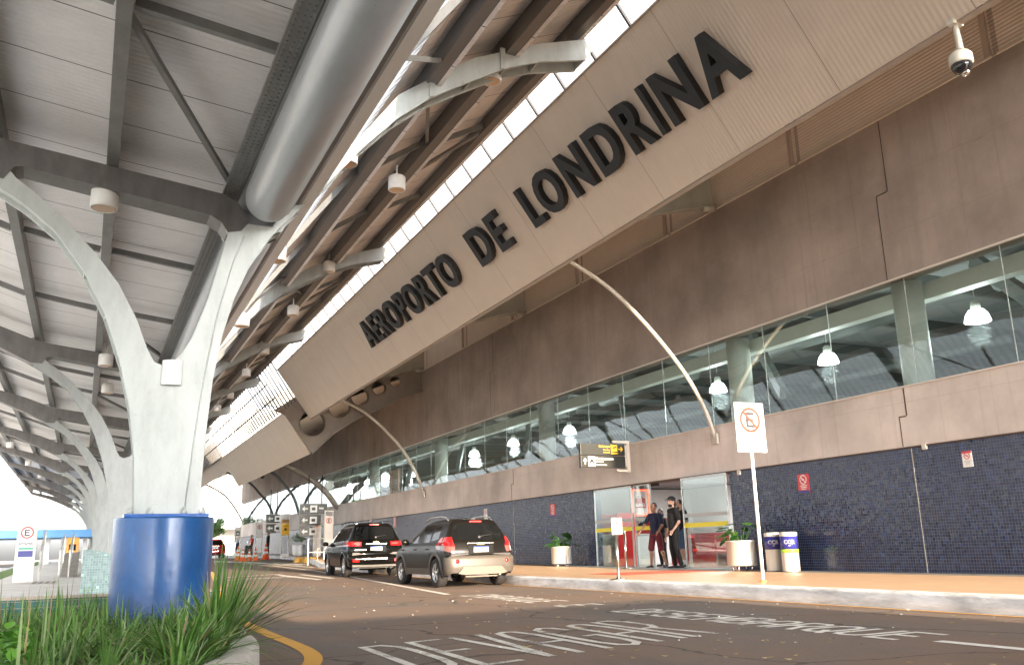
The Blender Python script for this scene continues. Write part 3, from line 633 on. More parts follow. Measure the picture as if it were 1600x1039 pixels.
# ================================================================== SIGN PANELS
def slab(b, x0, z0, x1, z1, ya, yb, th, m=None):
    d = Vector((x1 - x0, 0, z1 - z0)).normalized(); n_ = Vector((d.z, 0, -d.x)) * th   # towards the right / up
    if n_.x < 0: n_ = -n_
    b.prism([(x0, z0), (x1, z1), (x1 + n_.x, z1 + n_.z), (x0 + n_.x, z0 + n_.z)], XZ, ya, yb, m)
KP = .86
PB, PT = (9.95 * KP, .85 + 6.67 * KP), (8.21 * KP, .85 + 9.07 * KP)
panel = thing('sign_fascia', (PB[0], 38.4, PB[1]), 'long tilted beige corrugated panel carrying the black airport name', 'panel')
b = MB(); slab(b, *PB, *PT, -3, 44.6 * KP, .07); cparent(b.build('cladding_sheet', M_PANEL), panel)
b = MB(); b.obox((PB[0] + .06, -3, PB[1] - .012), (PB[0] + .06, 44.6 * KP, PB[1] - .012), .10, .02); b.obox((PT[0] - .01, -3, PT[1] + .02), (PT[0] - .01, 44.6 * KP, PT[1] + .02), .04, .03); cparent(b.build('edge_trim', mat('trim_tan', (.33, .27, .22), .5)), panel)
p2 = thing('sign_fascia', (8.7, 38.9, 5.1), 'second tilted beige panel, blank, beyond the lettered one', 'panel')
b = MB(); slab(b, 8.71, 5.08, 7.52, 6.9, 38.95, 59.0, .07); cparent(b.build('cladding_sheet', M_PANEL), p2)
p3 = thing('sign_fascia', (8.7, 60, 5.1), 'farthest tilted beige panel, mostly hidden behind the blank one', 'panel')
b = MB(); slab(b, 8.3, 6.24, 7.2, 8.2, 60.5, 82.0, .2); cparent(b.build('cladding_sheet', M_PANEL), p3)
# roofs that close the space above the panels
b = MB(); b.sheet([[(PT[0] + .15, y, PT[1] + .08), (10, y, 10.2), (14.2, y, 11.6)] for y in (-3, 20, 38.4)]); 
b.sheet([[(7.6, y, 6.98), (10.5, y, 8.9), (14.2, y, 11.6)] for y in (38.95, 60, 82)]); cparent(b.build('panel_roof', mat('roof_underside', (.33, .28, .24), .7)), term)

# airport name
up = Vector((PT[0] - PB[0], 0, PT[1] - PB[1])).normalized(); adv = Vector((0, -1, 0)); nrm = adv.cross(up)
sgn = thing('airport_name_sign', (7.8, 26.9, 7.4), 'raised charcoal capital letters of the airport name across the beige panel', 'sign')
def word(s, ya, yb, lo=1.04, hi=2.07):
    ya, yb, lo, hi = ya * KP, yb * KP, lo * KP, hi * KP
    cu = bpy.data.curves.new('t', 'FONT'); adw = []
    # advance widths measured from the font itself
    def width(q):
        cu.body = q; to = bpy.data.objects.new('t', cu); col.objects.link(to); dg = bpy.context.evaluated_depsgraph_get(); dg.update(); me = to.evaluated_get(dg).to_mesh(); xs = [v.co.x for v in me.vertices]; r_ = (min(xs), max(xs)); to.evaluated_get(dg).to_mesh_clear(); bpy.data.objects.remove(to); return r_
    full = width(s); tot = full[1] - full[0]; H = hi - lo; sc = (ya - yb) / tot
    for k, ch in enumerate(s):
        pre = width(s[:k + 1]); solo = width(ch); x1_ = pre[1]; x0_ = x1_ - (solo[1] - solo[0]); wl = (x1_ - x0_) * sc; yy = ya - (x0_ - full[0]) * sc
        o0 = Vector((PB[0], yy, PB[1])) + up * lo + nrm * .07
        M4 = frame(o0, adv, up)
        o = text_obj(ch, 1, .065, M4, M_LETTER, 'letter', None, off=.024, fitw=wl * (.90 if ch != 'I' else .8), fith=H); o.data.name = 'letter'
        cparent(o, sgn)
    bpy.data.curves.remove(cu)
word('AEROPORTO', 31.25, 22.05); word('DE', 20.75, 18.75); word('LONDRINA', 17.55, 9.8)
# second camera-side CCTV dome
def cctv(loc, label, s=1.0, mt=None):
    t = thing('dome_camera', loc, label, 'security camera', 'dome cameras hanging from the panel edges')
    b = MB(); b.box(-.10 * s, .10 * s, -.05 * s, .05 * s, -.02 * s, .05 * s); b.tube([(0, 0, 0), (0, -.02 * s, -.42 * s)], [.035 * s, .045 * s], 12); o = b.build('mount', mt or M_CREAM); o.parent = t
    b = MB(); b.lathe([(.045 * s, -.41 * s), (.12 * s, -.43 * s), (.145 * s, -.47 * s), (.15 * s, -.58 * s), (.135 * s, -.60 * s)], 0, 0, 28); o = b.build('housing', mt or M_CREAM); o.parent = t
    b = MB(); b.lathe([(.134 * s, -.595 * s), (.125 * s, -.65 * s), (.09 * s, -.71 * s), (.04 * s, -.74 * s), (0.001, -.745 * s)], 0, 0, 24); o = b.build('dome', M_BLACK); o.parent = t
    b = MB(); b.lathe([(.06 * s, -.70 * s), (.055 * s, -.752 * s), (.02 * s, -.765 * s), (.001, -.766 * s)], .02 * s, -.03 * s, 16); o = b.build('lens', M_CHROME); o.parent = t
cctv((8.6, 5.81, 6.57), 'cream dome camera on a short pole under the panel at upper right', .86)
p = pl(410, 742, 1, 60); cctv((p.x, p.y, p.z + .5), 'small dark dome camera hanging below the far blank panel', 1.0, M_DARK)
p = pl(418, 736, 1, 62); cctv((p.x, p.y, p.z + .5), 'farther small dark dome camera right of its twin below the blank panel', .9, M_DARK)

# ================================================================== CANOPY
YC0, YC1 = -4.0, 84.0
RY = [10.4, 20.8, 30.2, 39.6, 48.0, 56.4, 65.0, 73.5, 81.5]
can = thing('canopy_roof', (0, 0, 5), 'long curved drop-off canopy of grey corrugated sheeting on steel purlins', 'canopy')
LB = [(-4.3, 6.55), (-3.6, 6.42), (-2.8, 6.2), (-1.95, 5.97), (-1.2, 5.72), (-.05, 5.56), (1.2, 5.42), (1.45, 5.40)]
RB = [(2.2, 5.45), (2.45, 5.85), (2.95, 6.55), (3.42, 7.13), (3.9, 7.55), (4.52, 8.02), (5.14, 8.30), (5.65, 8.60), (6.45, 8.95)]
def zprof(P, x):
    for (a, z0), (b_, z1) in zip(P, P[1:]):
        if x <= b_: return z0 + (z1 - z0) * (x - a) / (b_ - a)
    return P[-1][1]
ys = frange(YC0, YC1, 28)
b = MB(); b.sheet([[(x, y, z) for x, z in LB] for y in ys], smooth=True); b.sheet([[(x, y, z + .09) for x, z in LB] for y in ys], smooth=True); cparent(b.build('left_deck', M_DECK), can)
RB2 = [q for q in RB if q[0] > 3.4]
b = MB(); b.sheet([[(x, y, z) for x, z in RB2] for y in ys], smooth=True); b.sheet([[(x, y, z + .09) for x, z in RB2] for y in ys], smooth=True); cparent(b.build('right_deck', M_DECKR), can)
b = MB(); b.sheet([[(x, y, z) for x, z in RB if x < 3.5] for y in ys], smooth=True); cparent(b.build('translucent_sheet', M_TRANSD, recalc=False), can)
b = MB(); b.prism([(1.4, 5.5), (1.4, 5.18), (1.55, 5.1), (2.1, 5.1), (2.25, 5.18), (2.25, 5.5), (2.2, 5.5), (2.2, 5.2), (1.45, 5.2), (1.45, 5.5)], XZ, YC0, YC1); cparent(b.build('valley_gutter', M_BEAM), can)
b = MB(); b.box(1.20, 1.395, YC0, YC1, 5.16, 5.2)
yy = YC0
while yy < 22:
    b.box(1.23, 1.25, yy, yy + .05, 5.150, 5.161, M_DARK); b.box(1.29, 1.31, yy, yy + .05, 5.150, 5.161, M_DARK); b.box(1.345, 1.365, yy, yy + .05, 5.150, 5.161, M_DARK); yy += .085
b.mats = [M_BEAM, M_DARK] if b.mats[0] is not M_BEAM else b.mats
o = cparent(b.build('cable_tray'), can)
b = MB(); b.box(2.06, 2.27, YC0, YC1, 5.12, 5.15); b.box(2.25, 2.27, YC0, YC1, 5.15, 5.5); cparent(b.build('white_flashing', mat('flashing_white', (.92, .92, .91), .5)), can)
b = MB()
for x in (-4.25,): b.box(x - .08, x + .08, YC0, YC1, 6.2, 6.6)
cparent(b.build('edge_beam', M_BEAM), can)
for x, w_, d_ in ((-.05, .13, .30), (-1.25, .12, .26), (-2.5, .12, .25), (-3.55, .12, .25)):
    b = MB(); z = zprof(LB, x); b.box(x - w_ / 2, x + w_ / 2, YC0, YC1, z - d_, z - .01); cparent(b.build('purlin', M_BEAM), can)
for x, w_, d_ in ((3.9, .17, .36), (5.14, .17, .36), (6.36, .14, .30)):
    b = MB(); z = zprof(RB, x); b.box(x - w_ / 2, x + w_ / 2, YC0, YC1, z - d_, z - .01, M_PURL); b.box(x + w_ / 2 - .01, x + w_ / 2 + .05, YC0, YC1, z - d_ - .012, z - d_ + .03, M_DECKR); b.mats = [M_PURL, M_DECKR] if 0 else b.mats; cparent(b.build('purlin'), can)
stn = 0
for ry in [0.0] + RY:
    for j, off in enumerate((-3.2, 3.6)):
        y = ry + off
        if not (YC0 < y < YC1): continue
        b = MB()
        for P, xs in ((LB, (-3.55, -2.5, -1.25, -.05, 1.3)), (RB, (2.3, 3.9, 5.14, 6.5))):
            for a, c in zip(xs, xs[1:]): b.obox((a + .08, y, zprof(P, a) - .16), (c - .08, y, zprof(P, c) - .16), .07, .09)
        cparent(b.build('cross_strut', M_BEAM), can)
    b = MB()
    if ry > 1:
        for P, xa, xb, ya, yb in ((LB, -.02, 1.25, ry - 3.1, ry - .1), (LB, -2.5, -1.25, ry + 3.6, ry + .3), (RB, 3.95, 5.1, ry + .3, ry + 3.5), (RB, 5.2, 6.45, ry + 5.4, ry + 3.6), (RB, 3.95, 2.4, ry - .3, ry - 3.0)):
            b.obox((xa, ya, zprof(P, xa) - .2), (xb, yb, zprof(P, xb) - .2), .06, .06)
        cparent(b.build('diagonal_brace', M_BEAM), can)
# clerestory between canopy edge and the sign panels
b = MB(); b.sheet([[(PT[0] - .01, y, PT[1] + .03), (PT[0] - .5, y, PT[1] + .72), (PT[0] - .95, y, PT[1] + 1.35)] for y in frange(-3, 38.4, 20)]); 
b.sheet([[(6.3, y, 8.82), (6.9, y, 7.9), (7.51, y, 6.97)] for y in frange(38.9, YC1, 20)]); cparent(b.build('translucent_sheet', M_TRANS, recalc=False), can)
b = MB(); y = -2.6
while y < 38.4: b.obox((PT[0] - .03, y, PT[1] + .02), (PT[0] - .97, y, PT[1] + 1.33), .045, .045); y += 1.05

b.obox((7.1, 38.9, 7.52), (7.1, YC1, 7.52), .05, .05); b.obox((6.72, 38.9, 8.08), (6.72, YC1, 8.08), .04, .04)
y = 36.4
while y < YC1: b.obox((6.32, y, 8.76), (7.49, y, 6.96), .06, .05); y += .62
cparent(b.build('clerestory_mullion', mat('mullion_dark', (.05, .05, .055), .5)), can)

def offs(P, d):
    n = len(P); A = sum(P[i][0] * P[(i + 1) % n][1] - P[(i + 1) % n][0] * P[i][1] for i in range(n)); s = 1 if A > 0 else -1; Q = []
    for i in range(n):
        a, c, e = Vector(P[i - 1]), Vector(P[i]), Vector(P[(i + 1) % n]); u, v = (c - a).normalized(), (e - c).normalized(); n1, n2 = Vector((-u.y, u.x)), Vector((-v.y, v.x)); m_ = n1 + n2
        m_ = m_.normalized() if m_.length > .2 else n1; Q.append(tuple(c + m_ * d * s))
    return Q
OUT = [(.46, 1.30), (.42, 1.9), (.33, 2.45), (.20, 2.95), (.0, 3.5), (-.26, 3.98), (-.58, 4.40), (-.9, 4.66), (-1.25, 4.87), (-1.95, 5.25), (-2.8, 5.62), (-4.2, 6.05), (-4.2, 6.2), (-2.8, 5.88), (-1.95, 5.65), (-1.19, 5.37), (-.05, 5.23), (1.2, 5.08), (1.38, 4.98), (1.5, 4.76), (1.88, 4.76), (2.0, 4.98), (2.28, 5.28), (1.9, 4.80), (1.72, 4.55), (1.55, 4.25), (1.38, 3.8), (1.27, 3.35), (1.19, 2.8), (1.15, 2.2), (1.12, 1.30)]
OUT = [p for p in OUT if p not in ((2.0, 4.98), (2.28, 5.28))]
SLOT = [(1.27, 4.6), (1.2, 4.28), (1.08, 3.75), (.94, 3.3), (.84, 3.1), (.74, 2.98), (.64, 2.94), (.55, 2.98), (.47, 3.12), (.34, 3.45), (.12, 3.85), (-.14, 4.18), (-.5, 4.55), (-.84, 4.84), (-1.0, 4.95), (-1.06, 5.02), (-1.04, 5.08), (-.95, 5.10), (-.06, 4.97), (.6, 4.88), (1.05, 4.82), (1.2, 4.74)]
RLOW = [(1.6, 4.36), (1.9, 4.80), (2.36, 5.32), (2.93, 6.05), (3.42, 6.58), (3.89, 6.98), (4.52, 7.38), (5.09, 7.72), (5.64, 7.95), (6.45, 8.17)]
RTOP = [(6.62, 8.45), (6.47, 8.53), (5.65, 8.26), (5.14, 8.02), (4.52, 7.74), (3.89, 7.28), (3.41, 6.92), (2.93, 6.25), (2.45, 5.62), (2.1, 5.2), (1.88, 4.95)]
M_BEAMD = metal_paint('dark_brown_grey_steel', (.135, .13, .125), (.065, .058, .054), amt=.8)  # darker steel for the overlay along the beam part of the frame
lc = ['first branching steel column, on the blue drum in front', 'second branching column, half hidden behind the front one', 'third branching column along the island', 'fourth branching column along the island', 'fifth branching column along the island', 'sixth branching column along the island', 'seventh branching column, small in the distance', 'eighth branching column, small in the distance', 'ninth and farthest branching column at the canopy end']
CX = .79
def column(i, y):
    t = thing('branching_column', (CX, y + .18, gz(y)), lc[i], 'column', 'branching columns under the canopy')
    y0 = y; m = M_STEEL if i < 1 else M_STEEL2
    b = MB(); b.prism(OUT, XZ, y0, y0 + .035, holes=[SLOT]); b.prism(OUT, XZ, y0 + .325, y0 + .36, holes=[SLOT]); b.prism(offs(OUT, .045), XZ, y0 + .034, y0 + .326, holes=[offs(SLOT, -.02)])
    f = b.build('steel_frame', m); cparent(f, t)
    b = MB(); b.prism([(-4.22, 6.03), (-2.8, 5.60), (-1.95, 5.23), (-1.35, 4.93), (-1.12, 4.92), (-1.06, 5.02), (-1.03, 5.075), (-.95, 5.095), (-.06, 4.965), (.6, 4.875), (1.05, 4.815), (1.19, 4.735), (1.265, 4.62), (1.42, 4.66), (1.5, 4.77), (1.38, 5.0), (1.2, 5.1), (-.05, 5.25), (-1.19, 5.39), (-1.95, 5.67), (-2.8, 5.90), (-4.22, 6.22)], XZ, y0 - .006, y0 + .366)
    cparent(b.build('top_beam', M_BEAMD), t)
    if i < 3:
        b = MB()
        for k in range(0, 6):
            a, c = OUT[k], offs(OUT, .05)[k]
            b.obox((a[0] + .012, y0 + .18, a[1]), (c[0], y0 + .18, c[1]), .30, .018)
        b.tube([(.97, y0 - .004, 1.35), (1.03, y0 - .004, 2.2), (1.1, y0 - .004, 2.9), (1.2, y0 - .004, 3.6), (1.36, y0 - .004, 4.3), (1.46, y0 - .004, 4.6)], .009, 6)
        o = b.build('stiffener', m); cparent(o, t)
    b = MB(); b.prism(RLOW + RTOP, XZ, y0 + .01, y0 + .05); b.prism(RLOW + RTOP, XZ, y0 + .37, y0 + .41)
    for k in range(2, len(RLOW)):
        lo = RLOW[k]; hi = (lo[0], zprof(sorted(RTOP), lo[0]) if k < len(RLOW) - 1 else lo[1] + .27)
        b.obox((lo[0], y0 + .21, lo[1] + .02), (hi[0], y0 + .21, hi[1] - .01), .32, .02, up=(1, 0, 0))
    for k in range(1, len(RTOP) - 1): b.obox((RTOP[k][0], y0 + .21, RTOP[k][1] - .02), (RTOP[k + 1][0], y0 + .21, RTOP[k + 1][1] - .02), .32, .02)
    r_ = b.build('roof_rib', m); cparent(r_, t)
    if i < 3:
        b = MB()
        for x in (3.89, 5.0): b.box(x - .04, x + .04, y0 - .02, y0 + .01, zprof(sorted(RLOW), x) + .0, zprof(sorted(RTOP), x) + .05)
        cparent(b.build('splice_plate', m), t)
    # drum (blue painted steel)
    dz = gz(y)
    if i > 0:
        b = MB(); b.box(.46, 1.12, y, y + .36, dz, 1.31); cparent(b.build('column_foot', m), t)
        b = MB(); b.box(.0, 1.35, y - .35, y + .75, dz + .1, dz + .92); cparent(b.build('tiled_base', M_TEAL2), t)
        return t
    b = MB(); b.lathe([(.505, -.05), (.512, .3), (.52, 1.24), (.515, 1.262), (.50, 1.265), (.001, 1.265)], CX, y + .2, 56); d = b.build('base_drum', M_DRUM); cparent(d, t)
    b = MB(); b.box(.36, 1.22, y - .12, y + .5, 1.266, 1.298); pz = b.build('base_plate', M_BLUE); cparent(pz, t)
    if i < 2:
        b = MB()
        for x in (.42, .62, .96, 1.16):
            for yy in (y - .07, y + .44): b.lathe([(.03, 1.299), (.03, 1.33), (.018, 1.331), (.018, 1.37), (.001, 1.371)], x, yy, 10)
        cparent(b.build('anchor_bolt', M_STEEL), t)
    return t
for i, y in enumerate(RY): column(i, y)
# big round downpipes between the columns
for i, (a, c, lb) in enumerate(((-.2, 10.25, 'wide silver round duct running overhead to the front column'), (10.9, 20.6, 'silver round duct between the first and second columns'), (21.4, 30.0, 'silver round duct between the second and third columns'))):
    b = MB(); P = [(1.68, a, 4.98), (1.68, c - .25, 4.98), (1.68, c - .12, 4.98), (1.68, c - .04, 4.98), (1.68, c, 4.98)]; b.tube(P, [.285, .285, .265, .20, .10], 40)
    tag(b.build('round_duct', M_TUBE), lb, 'duct', 'round ducts in the canopy valley')

# added out-of-view blocks behind the camera, there to shade the near road
sv = thing('unseen_shade_block', (3, -12, 0), 'added unseen block behind the camera that shades the near road', 'building')
b = MB(); b.box(-6, 8.6, -14, -9, 0, 3.75); cparent(b.build('wall', M_BRICK), sv)
b = MB(); b.box(-6.3, 8.9, -14.3, -8.7, 3.75, 3.95); b.box(-9, 3.0, -14.2, -9.6, 3.951, 9.5); cparent(b.build('roof', M_BEAM), sv)  # taller box added at left to keep drum and column shaded
for x in (-4, -1, 2, 5): 
    b = MB(); b.box(x, x + 1.4, -9, -8.95, 1.1, 2.3); cparent(b.build('window', M_GLASSW), sv)  # window dressing on the added shade block

# downlights under the canopy
def downlight(p, label, s=1.0, h=.17):
    t = thing('ceiling_downlight', p, label, 'lamp', 'cylindrical downlights under the canopy')
    b = MB(); b.lathe([(.05 * s, .10), (.13 * s, .09), (.15 * s, .07), (.15 * s, -h + .01), (.14 * s, -h), (.125 * s, -h + .01), (.125 * s, -.02)], 0, 0, 24); o = b.build('lamp_body', M_WHITE); o.parent = t
    b = MB(); b.lathe([(.001, -h + .004), (.124 * s, -h + .004)], 0, 0, 24, cap=False); o = b.build('diffuser', M_LAMPIN); o.parent = t
    b = MB(); b.tube([(0, 0, .08), (0, 0, .3)], .015, 6); o = b.build('stem', M_WHITE); o.parent = t
def onx(px, py, z): p = pl(px, py, 2, z); return (p.x, p.y, z + .1)
for (px, py, z, lb) in ((163, 318, 4.85, 'white cylinder downlight beneath the dark beam at left'), (432, 402, 5.35, 'white cylinder downlight just right of the front column top'), (620, 292, 7.0, 'white cylinder downlight hanging in the middle of the right roof slope'),
    (768, 122, 7.75, 'brown-faced downlight under the curved rib at top centre'), (541, 250, 5.9, 'downlight tucked behind the first curved rib'), (458, 489, 7.0, 'downlight below the second curved rib'), (514, 421, 7.75, 'small downlight under the end half of the second rib'),
    (378, 505, 5.35, 'downlight at the right edge of the front column, midway up'), (385, 585, 7.0, 'downlight before the fourth curved rib'), (414, 550, 7.7, 'small downlight under the third curved rib'), (360, 620, 7.7, 'tiny downlight under the fourth curved rib'), (340, 640, 7.0, 'tiny downlight far along the right roof slope'),
    (168, 610, 5.1, 'downlight with a rim seen through the left arm opening'), (165, 567, 5.0, 'downlight above its neighbour left of the front trunk'), (165, 680, 5.1, 'small downlight beside the second column'), (16, 697, 5.8, 'downlight at far left edge under the canopy'), (44, 725, 5.8, 'second small downlight along the left canopy edge'), (63, 745, 5.8, 'third small downlight along the left canopy edge'), (78, 759, 5.8, 'fourth tiny downlight along the left canopy edge'), (90, 770, 5.8, 'fifth and farthest downlight along the left canopy edge')):
    downlight(onx(px, py, z), lb)
t = thing('wall_lamp', (.745, 10.395, 2.86), 'white half-round lamp fixed on the front column below the fork', 'lamp')
b = MB(); P = [(.11 * math.cos(R(a)), -.075 * math.sin(R(a)) - .0) for a in range(0, 181, 12)]
b.prism([(x, y) for x, y in P], XY, -.14, .14); o = b.build('lamp_shade', M_WHITE, bevel=.006); o.parent = t
# ================================================================== HALL LAMPS (lit)
for i, (px, py, X, lb) in enumerate(((1527, 497, 16.6, 'large lit bell lamp in the hall, right of the round column at far right'), (1294, 563, 16.6, 'lit bell lamp in the hall between the two rightmost round columns'), (1122, 608, 16.6, 'lit bell lamp in the hall behind the beige arched tube'),
    (890, 674, 16.6, 'lit bell lamp above the hanging direction sign'), (802, 693, 16.6, 'lit bell lamp just left of the slim round column at centre'), (741, 710, 16.6, 'lit bell lamp second left of the slim round column at centre'), (691, 731, 16.6, 'small lit bell lamp right of the second arched tube'),
    (642, 742, 16.6, 'small lit bell lamp crossed by the second arched tube'), (602, 744, 16.6, 'small lit bell lamp left of the second arched tube'), (575, 754, 16.6, 'tiny lit bell lamp, second left of the second arched tube'), (547, 760, 16.6, 'tiny lit bell lamp, third left of the second arched tube'))):
    p = pl(px, py, 0, X); s = .80
    t = thing('pendant_lamp', p, lb, 'lamp', 'lit bell lamps in the hall')
    b = MB(); b.lathe([(.10 * s, .19), (.19 * s, .17), (.27 * s, .08), (.31 * s, -.02), (.32 * s, -.08)], 0, 0, 28, cap=False); b.lathe([(.001, -.081), (.32 * s, -.0811)], 0, 0, 28, cap=False); o = b.build('glass_shade', M_LAMP); o.parent = t
    b = MB(); b.lathe([(.07, .15), (.10, .18), (.10, .34), (.05, .38)], 0, 0, 16); b.tube([(0, 0, .45), (0, 0, 6.58 - p.z)], .012, 6); o = b.build('stem', M_COLI); o.parent = t
    ld = bpy.data.lights.new('lamp_light', 'POINT'); ld.energy = 42; ld.shadow_soft_size = .25; ld.color = (.93, 1, .97); lo = bpy.data.objects.new('lamp_light', ld); col.objects.link(lo); lo.parent = t; lo.location = (0, 0, -.35)
ld = bpy.data.lights.new('shop_light', 'AREA'); ld.energy = 60; ld.size = 3.0; lo = bpy.data.objects.new('shop_light', ld); col.objects.link(lo); lo.location = (16.6, 21, 2.64)

# ================================================================== CARS
M_CARB = mat('black_car_paint', (.006, .0055, .005), .28, coat=.10, spec=.2)
M_CARK = mat('deep_black_car_paint', (.004, .004, .004), .10, coat=.1, spec=.16)
M_CARR = mat('red_car_paint', (.35, .008, .008), .2, coat=1.0)
M_CLAD = mat('taupe_plastic_trim', (.06, .052, .044), .5, var=.08)
M_CARGL = mat('tinted_car_glass', (.006, .007, .008), .04, coat=.3)
M_TYRE = mat('tyre_rubber', (.016, .015, .015), .8, var=.2, bump=.3, bscale=40)
M_RIM = mat('alloy_rim', (.62, .62, .62), .25, metal=.9)
M_LITE = mat('tail_lamp_red', (.50, .008, .010), .12, coat=1.0)
M_LITW = mat('tail_lamp_clear', (.14, .06, .055), .2, coat=.4)
M_LITON = mat('brake_lamp_lit', (.6, .02, .02), .3, emis=(1, .03, .02), estr=.35)
M_SKID = mat('silver_skid_plate', (.10, .085, .068), .5, metal=.2)
M_GOLD = mat('gold_emblem', (.70, .50, .16), .3, metal=.8)
M_PLATE = mat('plate_white', (.40, .39, .37), .4); M_PLATEB = mat('plate_blue', (.02, .10, .50), .4); M_TXT = mat('ink_black', (.015, .015, .018), .5)
def cr(P, z):
    P = sorted(P)
    if z <= P[0][0]: return P[0][1]
    for (a, u), (b_, v) in zip(P, P[1:]):
        if z <= b_: t = (z - a) / (b_ - a); return u + (v - u) * t
    return P[-1][1]
def make_car(name, spec, loc, rz, label, cat, group=None, detail=True):
    L, H = spec['L'], spec['H']; W = spec['W']; YR = spec['yr']; YF = spec['yf']; Z0 = .27; ARC = spec['arc']; R_ = spec['ra']; PAINT = spec['paint']
    rc, cc, fc, fcc = .26, .30, .34, .55
    def P(q, z, off=0.0):      # q: 0 rear centre .. 1 front centre, one side (x<0 = left)
        w = cr(W, z); yr = cr(YR, z); yf = cr(YF, z); k = min(1, w / .9); r1, c1 = rc * k, cc * k; r2, c2 = fc * k, fcc * k
        c2 = min(c2, (yf - yr) * .3); c1 = min(c1, (yf - yr) * .3)
        if q < .2: s = q / .2; x = s * (w - r1); y = yr + .085 * (x / w) ** 2
        elif q < .32:
            a = (q - .2) / .12 * math.pi / 2; x = w - r1 + r1 * math.sin(a) ** .8; y0 = yr + .085 * ((w - r1) / w) ** 2; y = y0 + (yr + c1 - y0) * (1 - math.cos(a) ** .8) if a < math.pi / 2 - 1e-6 else yr + c1
        elif q < .8: s = (q - .32) / .48; y = yr + c1 + s * (yf - c2 - yr - c1); x = w * (1 - .025 * abs(2 * (y / L) - 1) ** 3)
        elif q < .92: a = (q - .8) / .12 * math.pi / 2; x = (w * .975 - r2) + r2 * math.cos(a); y = yf - c2 + c2 * math.sin(a) * .9
        else: s = (q - .92) / .08; x = (w * .975 - r2) * (1 - s); y = yf - c2 * .1 + c2 * .1 * math.sin(s * math.pi / 2)
        e = .006
        return Vector((-x, y, z))
    def qy(y, z):
        w = cr(W, z); k = min(1, w / .9); yr = cr(YR, z) + min(cc * k, (cr(YF, z) - cr(YR, z)) * .3); yf = cr(YF, z) - min(fcc * k, (cr(YF, z) - cr(YR, z)) * .3)
        return .32 + .48 * (y - yr) / (yf - yr)
    def zmin(y):
        z = spec['sill']
        for yw in ARC:
            d = abs(y - yw)
            if d < R_: z = max(z, .36 + math.sqrt(R_ * R_ - d * d))
        return z
    zs = spec['zs']; ZB = 1.0
    qs = frange(0, .2, 6)[:-1] + frange(.2, .32, 8)[:-1] + frange(.32, .8, 54)[:-1] + frange(.8, .92, 8)[:-1] + frange(.92, 1, 4)
    def V(q, z, off=0):
        zz = z
        if z < ZB:
            y0 = P(q, z).y; zm = zmin(y0) if .25 < q < .86 else (spec['sill'] + (.06 if q < .25 else 0))
            zz = zm + (z - Z0) * (ZB - zm) / (ZB - Z0)
        p = P(q, zz)
        if off:
            e = 1e-3; a = P(min(1, q + e), zz) - P(max(0, q - e), zz); c = P(q, zz + .01) - P(q, zz - .01); n_ = a.cross(c)
            if n_.length > 1e-9:
                n_.normalize()
                if n_.dot(Vector((p.x - 0, (p.y - L / 2) * .3, .2))) < 0: n_ = -n_
                p = p + n_ * off
        return p
    t = thing(name, (0, 0, 0), label, cat, group)
    def sym(b, grid, m=None, smooth=True):
        b.sheet(grid, m, smooth); b.sheet([[Vector((-p.x, p.y, p.z)) for p in row] for row in grid], m, smooth)
    b = MB(); g = [[V(q, z) for q in qs] for z in zs]; sym(b, g, PAINT)
    # roof cap and closed floor
    top = g[-1]; n = len(top); i = b.mi(PAINT)
    for k in range(n - 1):
        a, c = top[k], top[k + 1]; b.quad([a, c, Vector((0, c.y, c.z + .012)), Vector((0, a.y, a.z + .012))], PAINT, True); b.quad([Vector((-a.x, a.y, a.z)), Vector((0, a.y, a.z + .012)), Vector((0, c.y, c.z + .012)), Vector((-c.x, c.y, c.z))], PAINT, True)
    bmesh.ops.remove_doubles(b.bm, verts=b.bm.verts, dist=.0008)
    o = b.build('body_shell'); o.parent = t
    b = MB(); b.box(-.62, .62, .25, L - .3, .30, .95); b.box(-.8, .8, ARC[0] + R_ + .02, ARC[1] - R_ - .02, .32, .9); b.box(-.80, .80, .12, ARC[0] - R_ - .03, .34, .8)
    o = b.build('underbody', M_DARK); o.parent = t
    def patch(b, corners, nu=8, nv=6, off=.004, m=None):
        """corners in (q, z): bl, br, tr, tl"""
        G = []
        for j in range(nv + 1):
            v = j / nv; row = []
            for i_ in range(nu + 1):
                u = i_ / nu; q = (1 - v) * ((1 - u) * corners[0][0] + u * corners[1][0]) + v * ((1 - u) * corners[3][0] + u * corners[2][0])
                z = (1 - v) * ((1 - u) * corners[0][1] + u * corners[1][1]) + v * ((1 - u) * corners[3][1] + u * corners[2][1]); row.append(P_off(q, z, off))
            G.append(row)
        return G
    def P_off(q, z, off):
        p = P(q, z); e = 2e-3; a = P(min(1, q + e), z) - P(max(0, q - e), z); c = P(q, z + .01) - P(q, z - .01); n_ = a.cross(c)
        if n_.length > 1e-10:
            n_.normalize()
            if n_.dot(Vector((p.x, (p.y - L / 2) * .25, .15))) < 0: n_ = -n_
            p = p + n_ * off
        return p
    for w in spec['side_windows']:     # (y, z) corners
        for sd in (1, -1):
            b = MB(); G = patch(b, [(qy(y, z), z) for y, z in w]); G = [[Vector((p.x * sd, p.y, p.z)) for p in row] for row in G]; b.sheet(G); o = b.build('side_window', M_CARGL); o.parent = t
    b = MB(); G = patch(b, spec['rear_window']); b.sheet([[Vector((-p.x, p.y, p.z)) for p in r_[::-1]] + r_[1:] for r_ in G]); o = b.build('rear_window', M_CARGL); o.parent = t
    b = MB(); G = patch(b, spec['windscreen']); sym(b, G); o = b.build('windscreen', M_CARGL); o.parent = t
